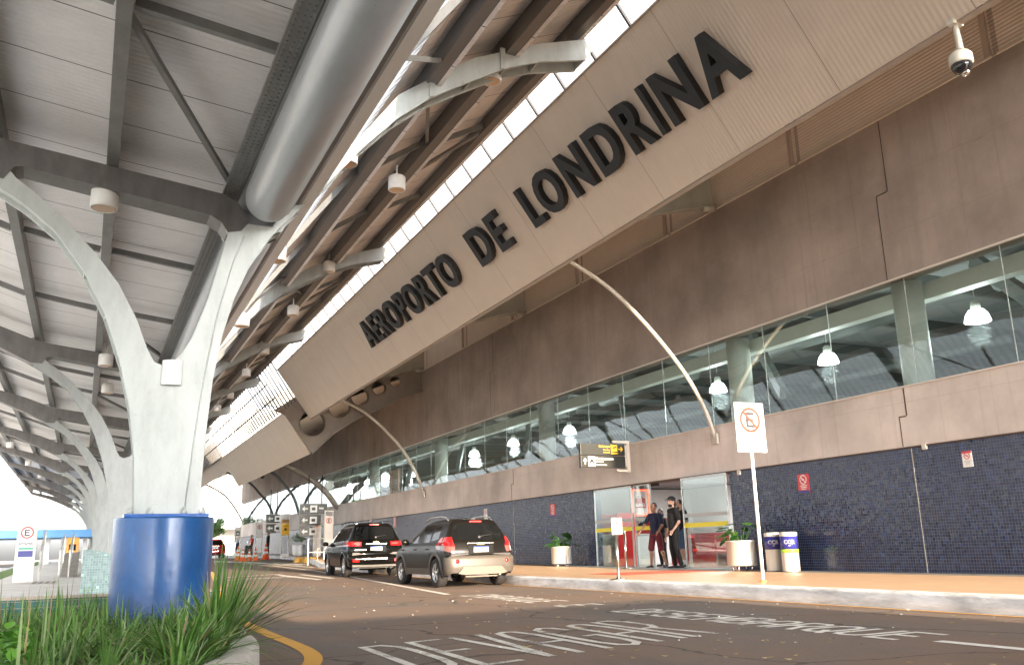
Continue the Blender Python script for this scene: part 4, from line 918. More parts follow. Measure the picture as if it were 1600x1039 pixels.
    # bumper / cladding overlay
    if spec.get('clad'):
        b = MB()
        G = [[V(q, z, .014) for q in frange(0, .325, 20)] for z in frange(Z0, spec['clad'], 8)]; sym(b, G)
        o = b.build('rear_bumper', M_CLAD); o.parent = t
        b = MB(); q0, q1 = qy(ARC[0] + R_ + .0, .5), qy(ARC[1] - R_, .5); G = [[V(q, z, .014) for q in frange(q0, q1, 20)] for z in (Z0, .36, .44)]; sym(b, G); o = b.build('side_sill', M_CLAD); o.parent = t
    if spec.get('flare'):
        for yw in ARC:
            for sd in (1, -1):
                b = MB(); G = []
                for a in frange(-12, 192, 26):
                    row = []
                    for rr_ in (R_ - .005, R_ + spec['flare'] * .5, R_ + spec['flare']):
                        y, z = yw + rr_ * math.cos(R(a)), .36 + rr_ * math.sin(R(a)); p = P_off(qy(y, max(z, .3)), max(z, .3), .022 if rr_ < R_ + spec['flare'] - .01 else .004); row.append(Vector((p.x * sd, p.y, z)))
                    inn = row[0]; G.append([Vector((inn.x - .05 * (1 if inn.x > 0 else -1), inn.y, inn.z))] + row)
                b.sheet(G); o = b.build('wheel_arch', spec['flarem']); o.parent = t
    # wheels
    for yw in ARC:
        for sd in (-1, 1):
            x = sd * spec['track']; b = MB(); wd = .115; r = spec['rw']
            b.lathe([(r * .66, x - wd), (r * .93, x - wd), (r, x - wd * .7), (r, x + wd * .7), (r * .93, x + wd), (r * .66, x + wd)], 0, yw, 36, axis='x', cz=r, cap=False)
            w = b.build('tyre', M_TYRE); w.parent = t
            b = MB(); f = x + sd * wd * .85
            b.lathe([(r * .67, x - sd * wd * .6), (r * .67, f), (r * .62, f + sd * .008), (r * .58, f - sd * .01), (r * .58, x - sd * .02)], 0, yw, 32, axis='x', cz=r, cap=False)
            b.lathe([(r * .16, x), (r * .16, f), (.02, f + sd * .006)], 0, yw, 16, axis='x', cz=r)
            for k in range(6 if spec.get('sp6') else 5):
                a = 2 * math.pi * k / (6 if spec.get('sp6') else 5) + .3; dy, dz = math.cos(a), math.sin(a)
                b.obox((f - sd * .02, yw + dy * r * .08, r + dz * r * .08), (f - sd * .004, yw + dy * r * .62, r + dz * r * .62), r * .2, .03, up=(1, 0, 0))
            o = b.build('rim', M_RIM); o.parent = w; 
            b = MB(); b.lathe([(.001, x - sd * .03), (r * .6, x - sd * .03)], 0, yw, 20, axis='x', cz=r, cap=False); o = b.build('brake_disc', M_DARK); o.parent = w
    # lamps
    for corners, m_ in spec['tail']:
        for sd in (1, -1):
            b = MB(); G = patch(b, corners, 10, 6, .012); G = [[Vector((p.x * sd, p.y, p.z)) for p in row] for row in G]; b.sheet(G); o = b.build('tail_lamp', m_); o.parent = t
    for (x, z, w_, h_) in spec.get('reflect', ()):
        for sd in (-1, 1):
            p = P_off(.2 * x / (cr(W, z) - rc), z, 0); b = MB(); y = p.y - .022
            if w_ == h_: b.lathe([(.001, y), (w_ / 2, y + .001), (w_ / 2 + .006, y + .03)], sd * x, 0, 20, axis='y', cz=z)
            else: b.box(sd * x - w_ / 2, sd * x + w_ / 2, y - .03, y + .05, z - h_ / 2, z + h_ / 2)
            o = b.build('reflector', M_LITE); o.parent = t
    # centre things on the tailgate: plate, emblem, wiper, brake light, handle strip
    def ry(z): return cr(YR, z)
    zp = spec['zplate']; b = MB(); b.box(-.34, .34, ry(zp) - .006, ry(zp) + .05, zp - .12, zp + .11); o = b.build('plate_recess', PAINT, bevel=.008); o.parent = t
    lp = MB(); lp.box(-.2, .2, ry(zp) - .018, ry(zp) - .008, zp - .065, zp + .065, M_PLATE); lp.box(-.2, .2, ry(zp) - .0195, ry(zp) - .0181, zp + .035, zp + .065, M_PLATEB); plate = lp.build('licence_plate'); plate.parent = t
    tx = text_obj(spec['plate'], .1, .0005, frame((0, ry(zp) - .0196, zp - .052), (1, 0, 0), (0, 0, 1)), M_TXT, 'plate_text', t, fitw=.34, align='CENTER', fith=.07)
    ze = spec['zemb']; b = MB(); y = ry(ze) - .012; k = spec.get('embs', 1)
    b.prism([(x * k, z * k + ze) for x, z in ((-.09, -.017), (-.035, -.017), (-.035, -.034), (.045, -.034), (.045, -.017), (.10, -.017), (.085, .017), (.035, .017), (.035, .034), (-.045, .034), (-.045, .017), (-.105, .017))], XZ, y - .008, y + .02); o = b.build('emblem', M_GOLD); o.parent = t
    zh = spec['zhigh']; b = MB(); b.box(-.16, .16, ry(zh) - .035, ry(zh) + .06, zh - .014, zh + .014); o = b.build('high_brake_lamp', M_LITON); o.parent = t
    if detail:
        zw = spec['zwip']; b = MB(); b.tube([(0, ry(zw) - .02, zw), (.12, ry(zw + .03) - .035, zw + .03), (.34, ry(zw + .06) - .03, zw + .055)], .009, 6); b.lathe([(.03, ry(zw) - .03), (.03, ry(zw) + .02)], 0, 0, 12, axis='y', cz=zw); o = b.build('rear_wiper', M_DARK); o.parent = t
        zc = zp + .135; b = MB(); b.box(-.36, .36, ry(zc) - .02, ry(zc) + .01, zc, zc + .028); o = b.build('chrome_strip', M_CHROME, bevel=.004); o.parent = t
        if spec.get('skid'):
            b = MB(); pts = [(-.66, .33), (-.5, .50), (.5, .50), (.66, .33), (.5, .30), (-.5, .30)]; b.prism(pts, XZ, ry(.4) - .035, ry(.4) + .15); o = b.build('skid_plate', M_SKID, bevel=.012); o.parent = t
            b = MB(); b.tube([(.47, .05, .31), (.47, .45, .31)], .04, 12); o = b.build('exhaust', M_CHROME); o.parent = t
            b = MB(); b.box(-.45, .4, .05, .35, .245, .275); o = b.build('lower_lip', M_SKID); o.parent = t
        else:
            b = MB(); b.box(-.35, .35, ry(.55) - .02, ry(.55) + .02, .58, .62); o = b.build('chrome_strip', M_CHROME); o.parent = t
            b = MB(); b.tube([(-.45, .6, .28), (.45, .6, .28)], .05, 8); b.tube([(.5, .1, .3), (.5, .6, .3)], .035, 8); o = b.build('exhaust', M_DARK); o.parent = t
        # door seams, handles
        for yv in spec['seams']:
            b = MB(); rowa = [P_off(qy(yv, z), z, .0022) for z in frange(.46, spec['belt'] - .02, 8)]; 
            for p, r2 in zip(rowa, rowa[1:]):
                for sd in (1, -1): b.quad([(p.x * sd, p.y - .004, p.z), (p.x * sd, p.y + .004, p.z), (r2.x * sd, r2.y + .004, r2.z), (r2.x * sd, r2.y - .004, r2.z)])
            o = b.build('door_seam', M_DARK); o.parent = t
            for sd in (1, -1):
                p = P_off(qy(yv + .16, .93), .93, .0); b = MB(); b.box(sd * p.x - .028, sd * p.x + .028, p.y - .09, p.y + .09, .915, .945); o = b.build('door_handle', PAINT, bevel=.01); o.parent = t
        # window trim line, mirrors, rails, antenna
        for sd in (1, -1):
            ym = spec['mirror']; p = P(qy(ym, 1.08), 1.08); b = MB(); b.ellipsoid((sd * (p.x - .13), p.y, 1.13), (.11, .07, .085), n=16); b.box(min(sd * p.x, sd * (p.x - .08)), max(sd * p.x, sd * (p.x - .08)), p.y - .02, p.y + .03, 1.06, 1.10); o = b.build('door_mirror', PAINT); o.parent = t
            xr = spec['railx']; pts = [(sd * xr, y, z) for y, z in spec['rail']]; b = MB(); b.tube(pts, spec['railr'], 10); o = b.build('roof_rail', spec['railm']); o.parent = t
        b = MB(); b.tube([(0, .75, H - .02), (0, .62, H + .24)], [.008, .003], 6); b.lathe([(.03, H - .03), (.02, H + .01)], 0, .76, 10); o = b.build('antenna', M_DARK); o.parent = t
        b = MB(); q0 = frange(qy(spec['side_windows'][-1][1][0] + .0, spec['belt']), qy(spec['side_windows'][0][0][0], spec['belt']), 20)
        G = [[P_off(q, z, .006) for q in q0] for z in (spec['belt'] - .028, spec['belt'] - .012)]; sym(b, G); o = b.build('window_trim', M_DARK); o.parent = t
    t.location = loc; t.rotation_euler = (0, 0, rz); t.scale = (.92, .92, .92)
    return t
CAPT = dict(L=4.58, H=1.68, sill=.30, arc=None, ra=.40, rw=.355, track=.80, paint=M_CARB, belt=1.08, mirror=3.28, railx=.60, railr=.022, railm=M_CHROME,
    W=[(.27, .86), (.4, .905), (.6, .92), (.85, .925), (1.0, .905), (1.08, .885), (1.25, .80), (1.45, .70), (1.56, .635), (1.62, .57), (1.66, .45), (1.68, .30)],
    yr=[(.27, .12), (.36, .03), (.5, 0), (.72, .02), (.76, .11), (.85, .105), (.95, .13), (1.08, .17), (1.3, .30), (1.5, .43), (1.58, .47), (1.62, .50), (1.66, .75), (1.68, 1.1)],
    yf=[(.27, 4.45), (.5, 4.58), (.75, 4.55), (.9, 4.45), (.98, 4.2), (1.03, 3.8), (1.08, 3.5), (1.3, 3.12), (1.5, 2.72), (1.6, 2.4), (1.66, 2.0), (1.68, 1.7)],
    zs=[.27, .33, .39, .45, .51, .57, .63, .69, .74, .77, .82, .88, .94, 1.0, 1.04, 1.08, 1.14, 1.2, 1.26, 1.32, 1.38, 1.44, 1.5, 1.54, 1.58, 1.61, 1.635, 1.655, 1.67, 1.68],
    side_windows=[[(3.33, 1.10), (2.32, 1.09), (2.24, 1.50), (2.72, 1.50)], [(2.25, 1.09), (1.42, 1.10), (1.42, 1.52), (2.17, 1.52)], [(1.35, 1.11), (.86, 1.17), (.98, 1.47), (1.36, 1.51)]],
    rear_window=[(0, 1.12), (.20, 1.14), (.245, 1.50), (0, 1.53)], windscreen=[(.82, 1.12), (1.0, 1.12), (1.0, 1.55), (.83, 1.52)],
    clad=.70, flare=.085, flarem=M_CLAD, tail=[([(.205, .98), (.40, 1.02), (.36, 1.20), (.235, 1.20)], M_LITE), ([(.205, .83), (.375, .92), (.395, 1.015), (.203, .975)], M_LITW)],
    reflect=[(.66, .62, .10, .10)], zplate=.90, plate='ATY9F66', zemb=1.03, zhigh=1.585, zwip=1.20, seams=[2.28, 1.36, 3.30], skid=True,
    rail=[(.75, 1.60), (.9, 1.70), (1.3, 1.735), (2.0, 1.725), (2.35, 1.66)])
CAPT['arc'] = (.93, 3.64)
TRAIL = dict(L=4.88, H=1.80, sill=.36, arc=(1.02, 3.87), ra=.43, rw=.38, track=.79, paint=M_CARK, belt=1.17, mirror=3.5, railx=.62, railr=.018, railm=M_DARK,
    W=[(.27, .85), (.4, .90), (.6, .935), (.85, .945), (1.05, .93), (1.17, .90), (1.35, .82), (1.55, .73), (1.68, .66), (1.75, .57), (1.79, .42), (1.80, .30)],
    yr=[(.27, .15), (.4, .04), (.55, 0), (.68, .02), (.74, .10), (.82, .085), (.92, .09), (1.0, .11), (1.17, .15), (1.4, .27), (1.62, .40), (1.70, .43), (1.74, .50), (1.79, .8), (1.80, 1.1)],
    yf=[(.27, 4.75), (.5, 4.88), (.85, 4.85), (1.0, 4.7), (1.08, 4.4), (1.13, 4.0), (1.17, 3.75), (1.4, 3.35), (1.6, 2.95), (1.72, 2.6), (1.78, 2.2), (1.80, 1.9)],
    zs=[.27, .33, .39, .45, .51, .57, .63, .68, .72, .75, .82, .88, .94, 1.0, 1.06, 1.12, 1.17, 1.22, 1.28, 1.34, 1.4, 1.46, 1.52, 1.58, 1.63, 1.67, 1.70, 1.73, 1.76, 1.78, 1.79, 1.80],
    side_windows=[[(3.55, 1.19), (2.55, 1.18), (2.45, 1.62), (2.95, 1.60)], [(2.47, 1.18), (1.62, 1.19), (1.60, 1.64), (2.37, 1.64)], [(1.54, 1.20), (.78, 1.24), (.86, 1.62), (1.52, 1.64)]],
    rear_window=[(0, 1.22), (.215, 1.24), (.24, 1.63), (0, 1.66)], windscreen=[(.82, 1.22), (1.0, 1.22), (1.0, 1.66), (.83, 1.62)],
    flare=.06, flarem=M_CARK, tail=[([(.15, 1.02), (.40, 1.03), (.40, 1.17), (.15, 1.15)], M_LITE), ([(.16, 1.06), (.22, 1.07), (.22, 1.12), (.16, 1.11)], M_LITW)],
    reflect=[(.70, .55, .22, .09)], zplate=.93, plate='BCR4D07', zemb=1.13, zhigh=1.72, zwip=1.30, seams=[2.5, 1.57, 3.5], skid=False, sp6=True,
    rail=[(.7, 1.74), (.85, 1.83), (1.5, 1.85), (2.4, 1.84), (2.7, 1.77)])
make_car('parked_suv', CAPT, (8.2, 18.75, 0.0), R(0), 'black parked car with taupe bumper and silver roof rails, rear facing the camera', 'car', 'black cars parked along the kerb')
make_car('parked_suv', TRAIL, (8.15, 26.75, .07), R(-3), 'larger all-black car parked ahead of the one with the taupe bumper', 'car', 'black cars parked along the kerb')
RED = dict(CAPT); RED.update(paint=M_CARR, clad=None, skid=False, flare=.03, flarem=M_DARK, railm=M_DARK, plate='AYZ7B21')
p = gnd(341, 872); make_car('red_hatchback', RED, (p.x - .1, 75.5, gz(75.5)), R(-2), 'red car far down the road, right of the blue drum', 'car')
# ================================================================== SIGNS
M_RED = mat('sign_red', (.62, .03, .015), .4); M_SIGNW = mat('sign_white', (.74, .74, .72), .35); M_SIGNG = mat('sign_graphite', (.014, .015, .013), .35); M_SIGNY = mat('sign_yellow', (.80, .45, .01), .4)
M_PINK = mat('faded_red', (.55, .05, .06), .4); M_NAVY = mat('label_navy', (.03, .035, .22), .35); M_LIME = mat('label_lime', (.35, .65, .05), .4); M_GREYT = mat('faded_ink', (.50, .50, .49), .5)
def prohibition(b, cx, cz, r, y, slash=True, m=None):
    """ring facing -y, local coordinates"""
    m = m or M_RED
    b.prism(ring_pts(cx, cz, r, 40), XZ, y - .003, y, m, holes=[ring_pts(cx, cz, r * .77, 40)])
    if slash:
        a = R(-45); d = Vector((math.cos(a), math.sin(a))) * r * .88; n_ = Vector((-d.y, d.x)).normalized() * r * .10
        b.prism([(cx - d.x - n_.x, cz - d.y - n_.y), (cx + d.x - n_.x, cz + d.y - n_.y), (cx + d.x + n_.x, cz + d.y + n_.y), (cx - d.x + n_.x, cz - d.y + n_.y)], XZ, y - .006, y - .0031, m)
def letterE(b, cx, cz, w, h, t_, y, m):
    b.prism([(cx - w / 2, cz - h / 2), (cx + w / 2, cz - h / 2), (cx + w / 2, cz - h / 2 + t_), (cx - w / 2 + t_, cz - h / 2 + t_), (cx - w / 2 + t_, cz - t_ / 2), (cx + w * .38, cz - t_ / 2), (cx + w * .38, cz + t_ / 2), (cx - w / 2 + t_, cz + t_ / 2), (cx - w / 2 + t_, cz + h / 2 - t_), (cx + w / 2, cz + h / 2 - t_), (cx + w / 2, cz + h / 2), (cx - w / 2, cz + h / 2)], XZ, y - .0028, y, m)
# no parking sign on the kerb
t = thing('no_parking_sign', (9.98, 11.5, .2), 'tall white no parking sign with a crossed-out E on a thin white post', 'traffic sign', rz=R(-2))
b = MB(); b.tube([(0, .02, 0), (0, .02, 2.85)], .028, 14); o = b.build('post', M_WHITE); o.parent = t
b = MB(); b.box(-.30, .30, -.012, .0, 2.09, 2.92); o = b.build('sign_plate', M_WHITE, bevel=.004); o.parent = t
b = MB(); prohibition(b, 0, 2.63, .215, -.0125); letterE(b, 0, 2.63,   .18, .26, .05, -.0124, M_TXT); o = b.build('sign_symbol'); o.parent = t
for k, w in enumerate(('PARADA E', 'EMBARQUE E', 'DESEMBARQUE')): text_obj(w, .07, .001, frame((0, -.0135, 2.34 - k * .095), (1, 0, 0), (0, 0, 1)), M_GREYT, 'sign_text', t, align='CENTER', fith=.05)
b = MB(); b.lathe([(.06, 0), (.06, .012), (.03, .03)], 0, .02, 16); o = b.build('foot_collar', M_YPAINT); o.parent = t
# stanchion sign
t = thing('stanchion_sign', (9.28, 14.77, .2), 'chrome stanchion with a small white notice, near the kerb by the glass doors', 'stanchion')
b = MB(); b.lathe([(.001, .0), (.17, .0), (.165, .012), (.05, .022), (.03, .05)], 0, 0, 28); o = b.build('base', M_CHROME); o.parent = t
b = MB(); b.tube([(0, 0, .02), (0, 0, .86)], .03, 16); o = b.build('post', M_CHROME); o.parent = t
b = MB(); b.box(-.115, .115, -.035, -.025, .84, 1.15); o = b.build('notice_plate', M_SIGNW, bevel=.003); o.parent = t
b = MB(); prohibition(b, 0, 1.05, .055, -.036, m=M_PINK); b.box(-.03, .03, -.038, -.0365, 1.03, 1.065, M_PINK); b.box(-.07, .07, -.037, -.036, .93, .937, M_GREYT); b.box(-.06, .06, -.037, -.036, .905, .912, M_GREYT); b.box(-.07, .07, -.037, -.036, .88, .887, M_GREYT); o = b.build('sign_symbol'); o.parent = t
t = thing('stanchion', (13.3, 20.75, .204), 'plain chrome stanchion beside the left glass door', 'stanchion')
b = MB(); b.lathe([(.001, .0), (.16, .0), (.155, .012), (.05, .02), (.03, .05)], 0, 0, 24); o = b.build('base', M_CHROME); o.parent = t
b = MB(); b.tube([(0, 0, .02), (0, 0, .95)], .032, 14); b.lathe([(.032, .95), (.04, .96), (.04, 1.0), (.001, 1.005)], 0, 0, 16); o = b.build('post', M_CHROME); o.parent = t
# hanging direction sign, perpendicular to the wall
t = thing('direction_sign', (13.88, 21.2, 3.0), 'two-panel direction sign with yellow boarding arrow, hung out from the wall above the doors', 'sign')
for z0, z1, nm in ((.40, .72, 'upper'), (.045, .375, 'lower')):
    b = MB(); b.box(-1.62, -.17, -.06, .06, z0 - .1, z1 - .1); o = b.build('sign_panel', M_SIGNG, bevel=.004); o.parent = t
def ts(s, x, z, h, m, al='LEFT', w=None, off=.002): text_obj(s, .1, .001, frame((x, -.0625, z), (1, 0, 0), (0, 0, 1)), m, 'sign_text', t, off=off, fitw=w, align=al, fith=h)
ts('Embarque', -1.02, .50, .075, M_SIGNY, w=.36); ts('Boarding', -.88, .425, .04, M_SIGNY, w=.2); ts('Embarques', -.88, .355, .04, M_SIGNY, w=.21)
ts('Estacionamento', -1.13, .165, .075, M_SIGNW, w=.56); ts('Parking lot', -1.13, .085, .045, M_SIGNW, w=.24); ts('Estacionamiento', -1.13, .01, .04, M_SIGNW, w=.34)
b = MB(); y = -.0605
b.box(-.63, -.42, y - .003, y, .40, .60, M_SIGNY); b.box(-.63, -.40, y - .003, y, .335, .375, M_SIGNY)
b.prism([(-.60, .47), (-.55, .48), (-.50, .50), (-.45, .53), (-.435, .55), (-.455, .555), (-.51, .53), (-.55, .555), (-.565, .55), (-.54, .515), (-.575, .50), (-.60, .505)], XZ, y - .006, y - .0031, M_SIGNG)
b.prism([(-.385, .49), (-.29, .49), (-.32, .53), (-.295, .545), (-.235, .475), (-.295, .405), (-.32, .42), (-.29, .46), (-.385, .46)], XZ, y - .003, y, M_SIGNY)
b.box(-1.39, -1.16, y - .003, y, -.02, .25, M_SIGNW)
b.prism([(-1.355, .06), (-1.33, .06), (-1.31, .085), (-1.24, .085), (-1.22, .06), (-1.195, .06), (-1.195, .12), (-1.22, .135), (-1.24, .175), (-1.31, .175), (-1.33, .135), (-1.355, .12)], XZ, y - .006, y - .0031, M_SIGNG)
b.prism([(-1.505, .03), (-1.475, .03), (-1.475, .14), (-1.445, .11), (-1.43, .13), (-1.49, .205), (-1.55, .13), (-1.535, .11), (-1.505, .14)], XZ, y - .003, y, M_SIGNW)
o = b.build('sign_symbol'); o.parent = t
b = MB(); b.prism([(-.55, .72), (.02, .72), (.02, -.16), (-.45, -.16), (-.45, -.09), (-.10, -.09), (-.10, .655), (-.55, .655)], XZ, -.03, .03); b.box(-.17, -.101, -.02, .02, .0, .6)
o = b.build('wall_bracket', mat('bracket_beige', (.48, .42, .35), .5), bevel=.004); o.parent = t
# posters on the mosaic wall
def poster(loc, w, h, m, label, ring=M_SIGNW, foot=None, lines=M_SIGNW, head=None):
    t = thing('wall_notice', loc, label, 'notice', 'prohibition notices on the mosaic wall', rz=R(-90))   # faces -X
    b = MB(); b.box(-w / 2, w / 2, -.012, 0, -h / 2, h / 2); o = b.build('plate', m, bevel=.002); o.parent = t
    b = MB(); cz = h * .2; b.prism(ring_pts(0, cz, w * .30, 28), XZ, -.015, -.0125, ring, holes=[ring_pts(0, cz, w * .24, 28)])
    b.prism([(-w * .2, cz + w * .16), (-w * .16, cz + w * .2), (w * .2, cz - w * .16), (w * .16, cz - w * .2)], XZ, -.0175, -.0151, ring); b.box(-w * .1, w * .1, -.0182, -.0176, cz - w * .04, cz + w * .05, ring)
    for k in range(3): b.box(-w * (.3 - .05 * k), w * (.3 - .05 * k), -.0145, -.0125, -h * (.12 + .09 * k) - .008, -h * (.12 + .09 * k) + .008, lines)
    if foot: b.box(-w / 2 + .001, w / 2 - .001, -.0145, -.0125, -h / 2 + .001, -h / 2 + h * .13, foot)
    if head: b.box(-w / 2 + .001, w / 2 - .001, -.0145, -.0125, h / 2 - h * .14, h / 2 - .001, head)
    o = b.build('printing'); o.parent = t
def onwall(px, py): p = pl(px, py, 0, XW + .03); return Vector((XW + .03, p.y, p.z))
poster(onwall(1256, 755), .34, .40, M_PINK, 'red prohibition notice between the sign post and the bins, high on the mosaic', foot=M_NAVY)
poster(onwall(1512, 717), .20, .28, M_SIGNW, 'small white notice with red heading, rightmost on the mosaic', ring=M_PINK, lines=M_GREYT, head=M_PINK)
poster(onwall(864, 797), .34, .42, M_PINK, 'red prohibition notice left of the glass doors, above the left planter', foot=M_NAVY)
poster(onwall(759, 803), .30, .40, M_SIGNW, 'white notice showing just above the roof of the nearest parked car', ring=M_PINK, lines=M_GREYT)
poster(onwall(580, 806), .55, .55, mat('notice_pink', (.72, .55, .52), .5), 'pale pink notice above the roof of the farther black car', ring=M_PINK)
poster(onwall(617, 815), .40, .5, mat('notice_rose', (.62, .25, .24), .5), 'rose red notice peeping over the corner of the farther black car')
for i, (px, py, lb) in enumerate(((1156, 738, 'small beige junction box at the mosaic top, left of the sign post'), (1446, 697, 'small beige junction box at the mosaic top, left of the rightmost notice'))):
    p = onwall(px, py); t = thing('junction_box', p, lb, 'box', 'junction boxes along the mosaic top'); b = MB(); b.box(-.05, 0, -.05, .05, -.06, .06); o = b.build('housing', M_CREAM, bevel=.006); o.parent = t
    b = MB(); b.box(-.054, -.05, -.035, .035, -.045, .045); o = b.build('cover', M_CREAM, bevel=.001); o.parent = t
# ventilation grille in the glass band
p = pl(617, 762, 0, XW + .06); b = MB()
for k in range(12): b.obox((XW + .02, p.y - .62, 3.68 + k * .095), (XW + .02, p.y + .62, 3.68 + k * .095), .05, .03)
b.box(XW - .0, XW + .09, p.y - .66, p.y - .62, 3.66, 4.8); b.box(XW - .0, XW + .09, p.y + .62, p.y + .66, 3.66, 4.8); o = b.build('vent_grille', mat('grille_tan', (.30, .24, .19), .6)); cparent(o, term)

# ---- lit shop sign behind the doors
t = thing('shop_sign', (16.9, 22.6, 1.98), 'framed red neon square with a bag logo on the wall behind the doors', 'sign')
t.location = pl(1000, 785, 1, 24.2); S_ = t.location
b = MB(); b.box(-.30, .30, 0, .03, -.38, .38); o = b.build('sign_plate', M_WALLW); o.parent = t
b = MB(); b.prism([(-.36, -.44), (.36, -.44), (.36, .44), (-.36, .44)], XZ, -.02, .05, holes=[[(-.31, -.39), (.31, -.39), (.31, .39), (-.31, .39)]]); o = b.build('frame', M_REDP); o.parent = t
b = MB(); b.prism([(-.335, -.415), (.335, -.415), (.335, .415), (-.335, .415)], XZ, -.035, -.021, holes=[[(-.305, -.385), (.305, -.385), (.305, .385), (-.305, .385)]]); o = b.build('neon_tube', M_NEON); o.parent = t
b = MB(); b.box(-.2, .2, -.012, 0, -.17, .14); b.prism([(-.09, .14), (.09, .14), (.09, .2), (-.09, .2)], XZ, -.012, 0, holes=[[(-.06, .141), (.06, .141), (.06, .175), (-.06, .175)]]); o = b.build('bag_logo', M_REDP, bevel=.004); o.parent = t
text_obj('BAG', .1, .002, frame((0, -.0145, -.13), (1, 0, 0), (0, 0, 1)), M_SIGNW, 'logo_text', t, off=.004, fitw=.34, align='CENTER', fith=.11)
t = thing('shop_counter', (16.3, 24.6, .206), 'white service counter with a red back panel inside the entrance', 'counter')
b = MB(); b.box(-1.6, 1.1, -.2, .5, 0, .92); o = b.build('counter_body', M_WALLW, bevel=.01); o.parent = t
b = MB(); b.box(-1.65, 1.15, -.24, .54, .921, .96); o = b.build('counter_top', M_WALLW, bevel=.005); o.parent = t
b = MB(); b.box(-1.9, 2.4, .6, .66, .0, 1.48); o = b.build('back_panel', M_REDP); o.parent = t
b = MB(); b.box(-2.2, 2.8, .67, .75, .0, 2.44); o = b.build('back_wall', M_WALLW); o.parent = t
t = thing('shop_bench', (16.4, 19.4, .206), 'low red bench with dark seats seen through the right glass door', 'bench')
b = MB(); b.box(-.4, .4, -1.2, 1.2, .32, .42); o = b.build('seat', M_REDP, bevel=.02); o.parent = t
for y in (-1, 1): b = MB(); b.box(-.3, .3, y - .04, y + .04, 0, .319); o = b.build('leg', M_CHROME); o.parent = t
t = thing('luggage_rack', (15.3, 24.3, .206), 'dark rack of luggage seen through the left glass door', 'rack')
for k in range(5): b = MB(); b.box(-.3, .3, -.5, .5, .25 + .3 * k, .27 + .3 * k); o = b.build('shelf', M_WALLW); o.parent = t
for ya in (.5, -.54): b = MB(); b.box(-.32, .32, ya, ya + .04, 0, 1.6); o = b.build('side_panel', M_REDP); o.parent = t
t = thing('wall_phone', (XW + .25, 21.15, 1.45), 'dark intercom unit beside the left glass door', 'intercom'); b = MB(); b.box(-.06, .06, -.1, .1, -.16, .16); o = b.build('body', M_DARK, bevel=.01); o.parent = t; b = MB(); b.box(-.075, -.061, -.05, .05, 0, .1); o = b.build('screen', M_CARGL); o.parent = t
b = MB(); b.box(10.6, 13.3, 16.5, 18.2, .2045, .2095); tag(b.build('door_mat', mat('red_mat', (.55, .10, .05), .8)), 'thin red mat on the pavement in front of the doors', 'mat')

# ================================================================== PLANTERS AND BINS
def leafblade(b, base, tip, w, droop=.0, n=5, m=None, fold=.25):
    base, tip = Vector(base), Vector(tip); d = tip - base; s = d.cross(Vector((0, 0, 1))); s = s.normalized() if s.length > 1e-4 else Vector((1, 0, 0)); i = b.mi(m); prev = None
    for k in range(n + 1):
        u = k / n; p = base + d * u + Vector((0, 0, -droop * u * u)); ww = w * math.sin(min(1, (u * .9 + .12)) * math.pi) ** .7 if w > .03 else w * (1 - u ** 2.2) + .0006
        a = b.bm.verts.new(p - s * ww); c = b.bm.verts.new(p + Vector((0, 0, -ww * fold))); e = b.bm.verts.new(p + s * ww)
        if prev:
            f = b.bm.faces.new((prev[0], prev[1], c, a)); f.smooth = True; f.material_index = i; f = b.bm.faces.new((prev[1], prev[2], e, c)); f.smooth = True; f.material_index = i
        prev = (a, c, e)
def steel_planter(loc, label, seed, s=1.0):
    rd = random.Random(seed); t = thing('steel_planter', loc, label, 'planter', 'steel planters against the mosaic wall')
    b = MB(); b.lathe([(.30 * s, .12), (.31 * s, .13), (.31 * s, .60 * s), (.325 * s, .605 * s), (.325 * s, .63 * s), (.29 * s, .63 * s), (.29 * s, .55 * s), (.001, .55 * s)], 0, 0, 40); o = b.build('tub', M_STAIN); o.parent = t
    for k in range(4): a = k * math.pi / 2 + .5; b = MB(); b.tube([(.22 * math.cos(a), .22 * math.sin(a), .0), (.22 * math.cos(a), .22 * math.sin(a), .13)], .02, 8); o = b.build('leg', M_CHROME); o.parent = t
    b = MB(); b.ellipsoid((0, 0, .55 * s), (.285 * s, .285 * s, .05), n=16); o = b.build('soil', M_SOIL); o.parent = t
    b = MB()
    for k in range(19):
        a = rd.uniform(0, 6.28); l = rd.uniform(.12, .42); h = rd.uniform(.12, .48); st = Vector((.06 * math.cos(a), .06 * math.sin(a), .56)); e = Vector((l * math.cos(a), l * math.sin(a), .58 + h))
        b.tube([st, (st + e) / 2 + Vector((0, 0, .05)), e], .007, 5); out = Vector((math.cos(a), math.sin(a), -.5 + rd.uniform(-.3, .6))).normalized(); wl = rd.uniform(.07, .125)
        leafblade(b, e - out * .03, e + out * wl * 2.1, wl, .04, 6)
    o = b.build('foliage', M_POTL, recalc=False); o.parent = t
steel_planter((13.25, pl(1160, 880, 0, 13.25).y, .204), 'round steel planter with arching leaves at the right edge of the glass doors', 4, 1.05)
steel_planter((13.25, 24.3, .204), 'round steel planter with bushy leaves left of the glass doors', 9, 1.0)
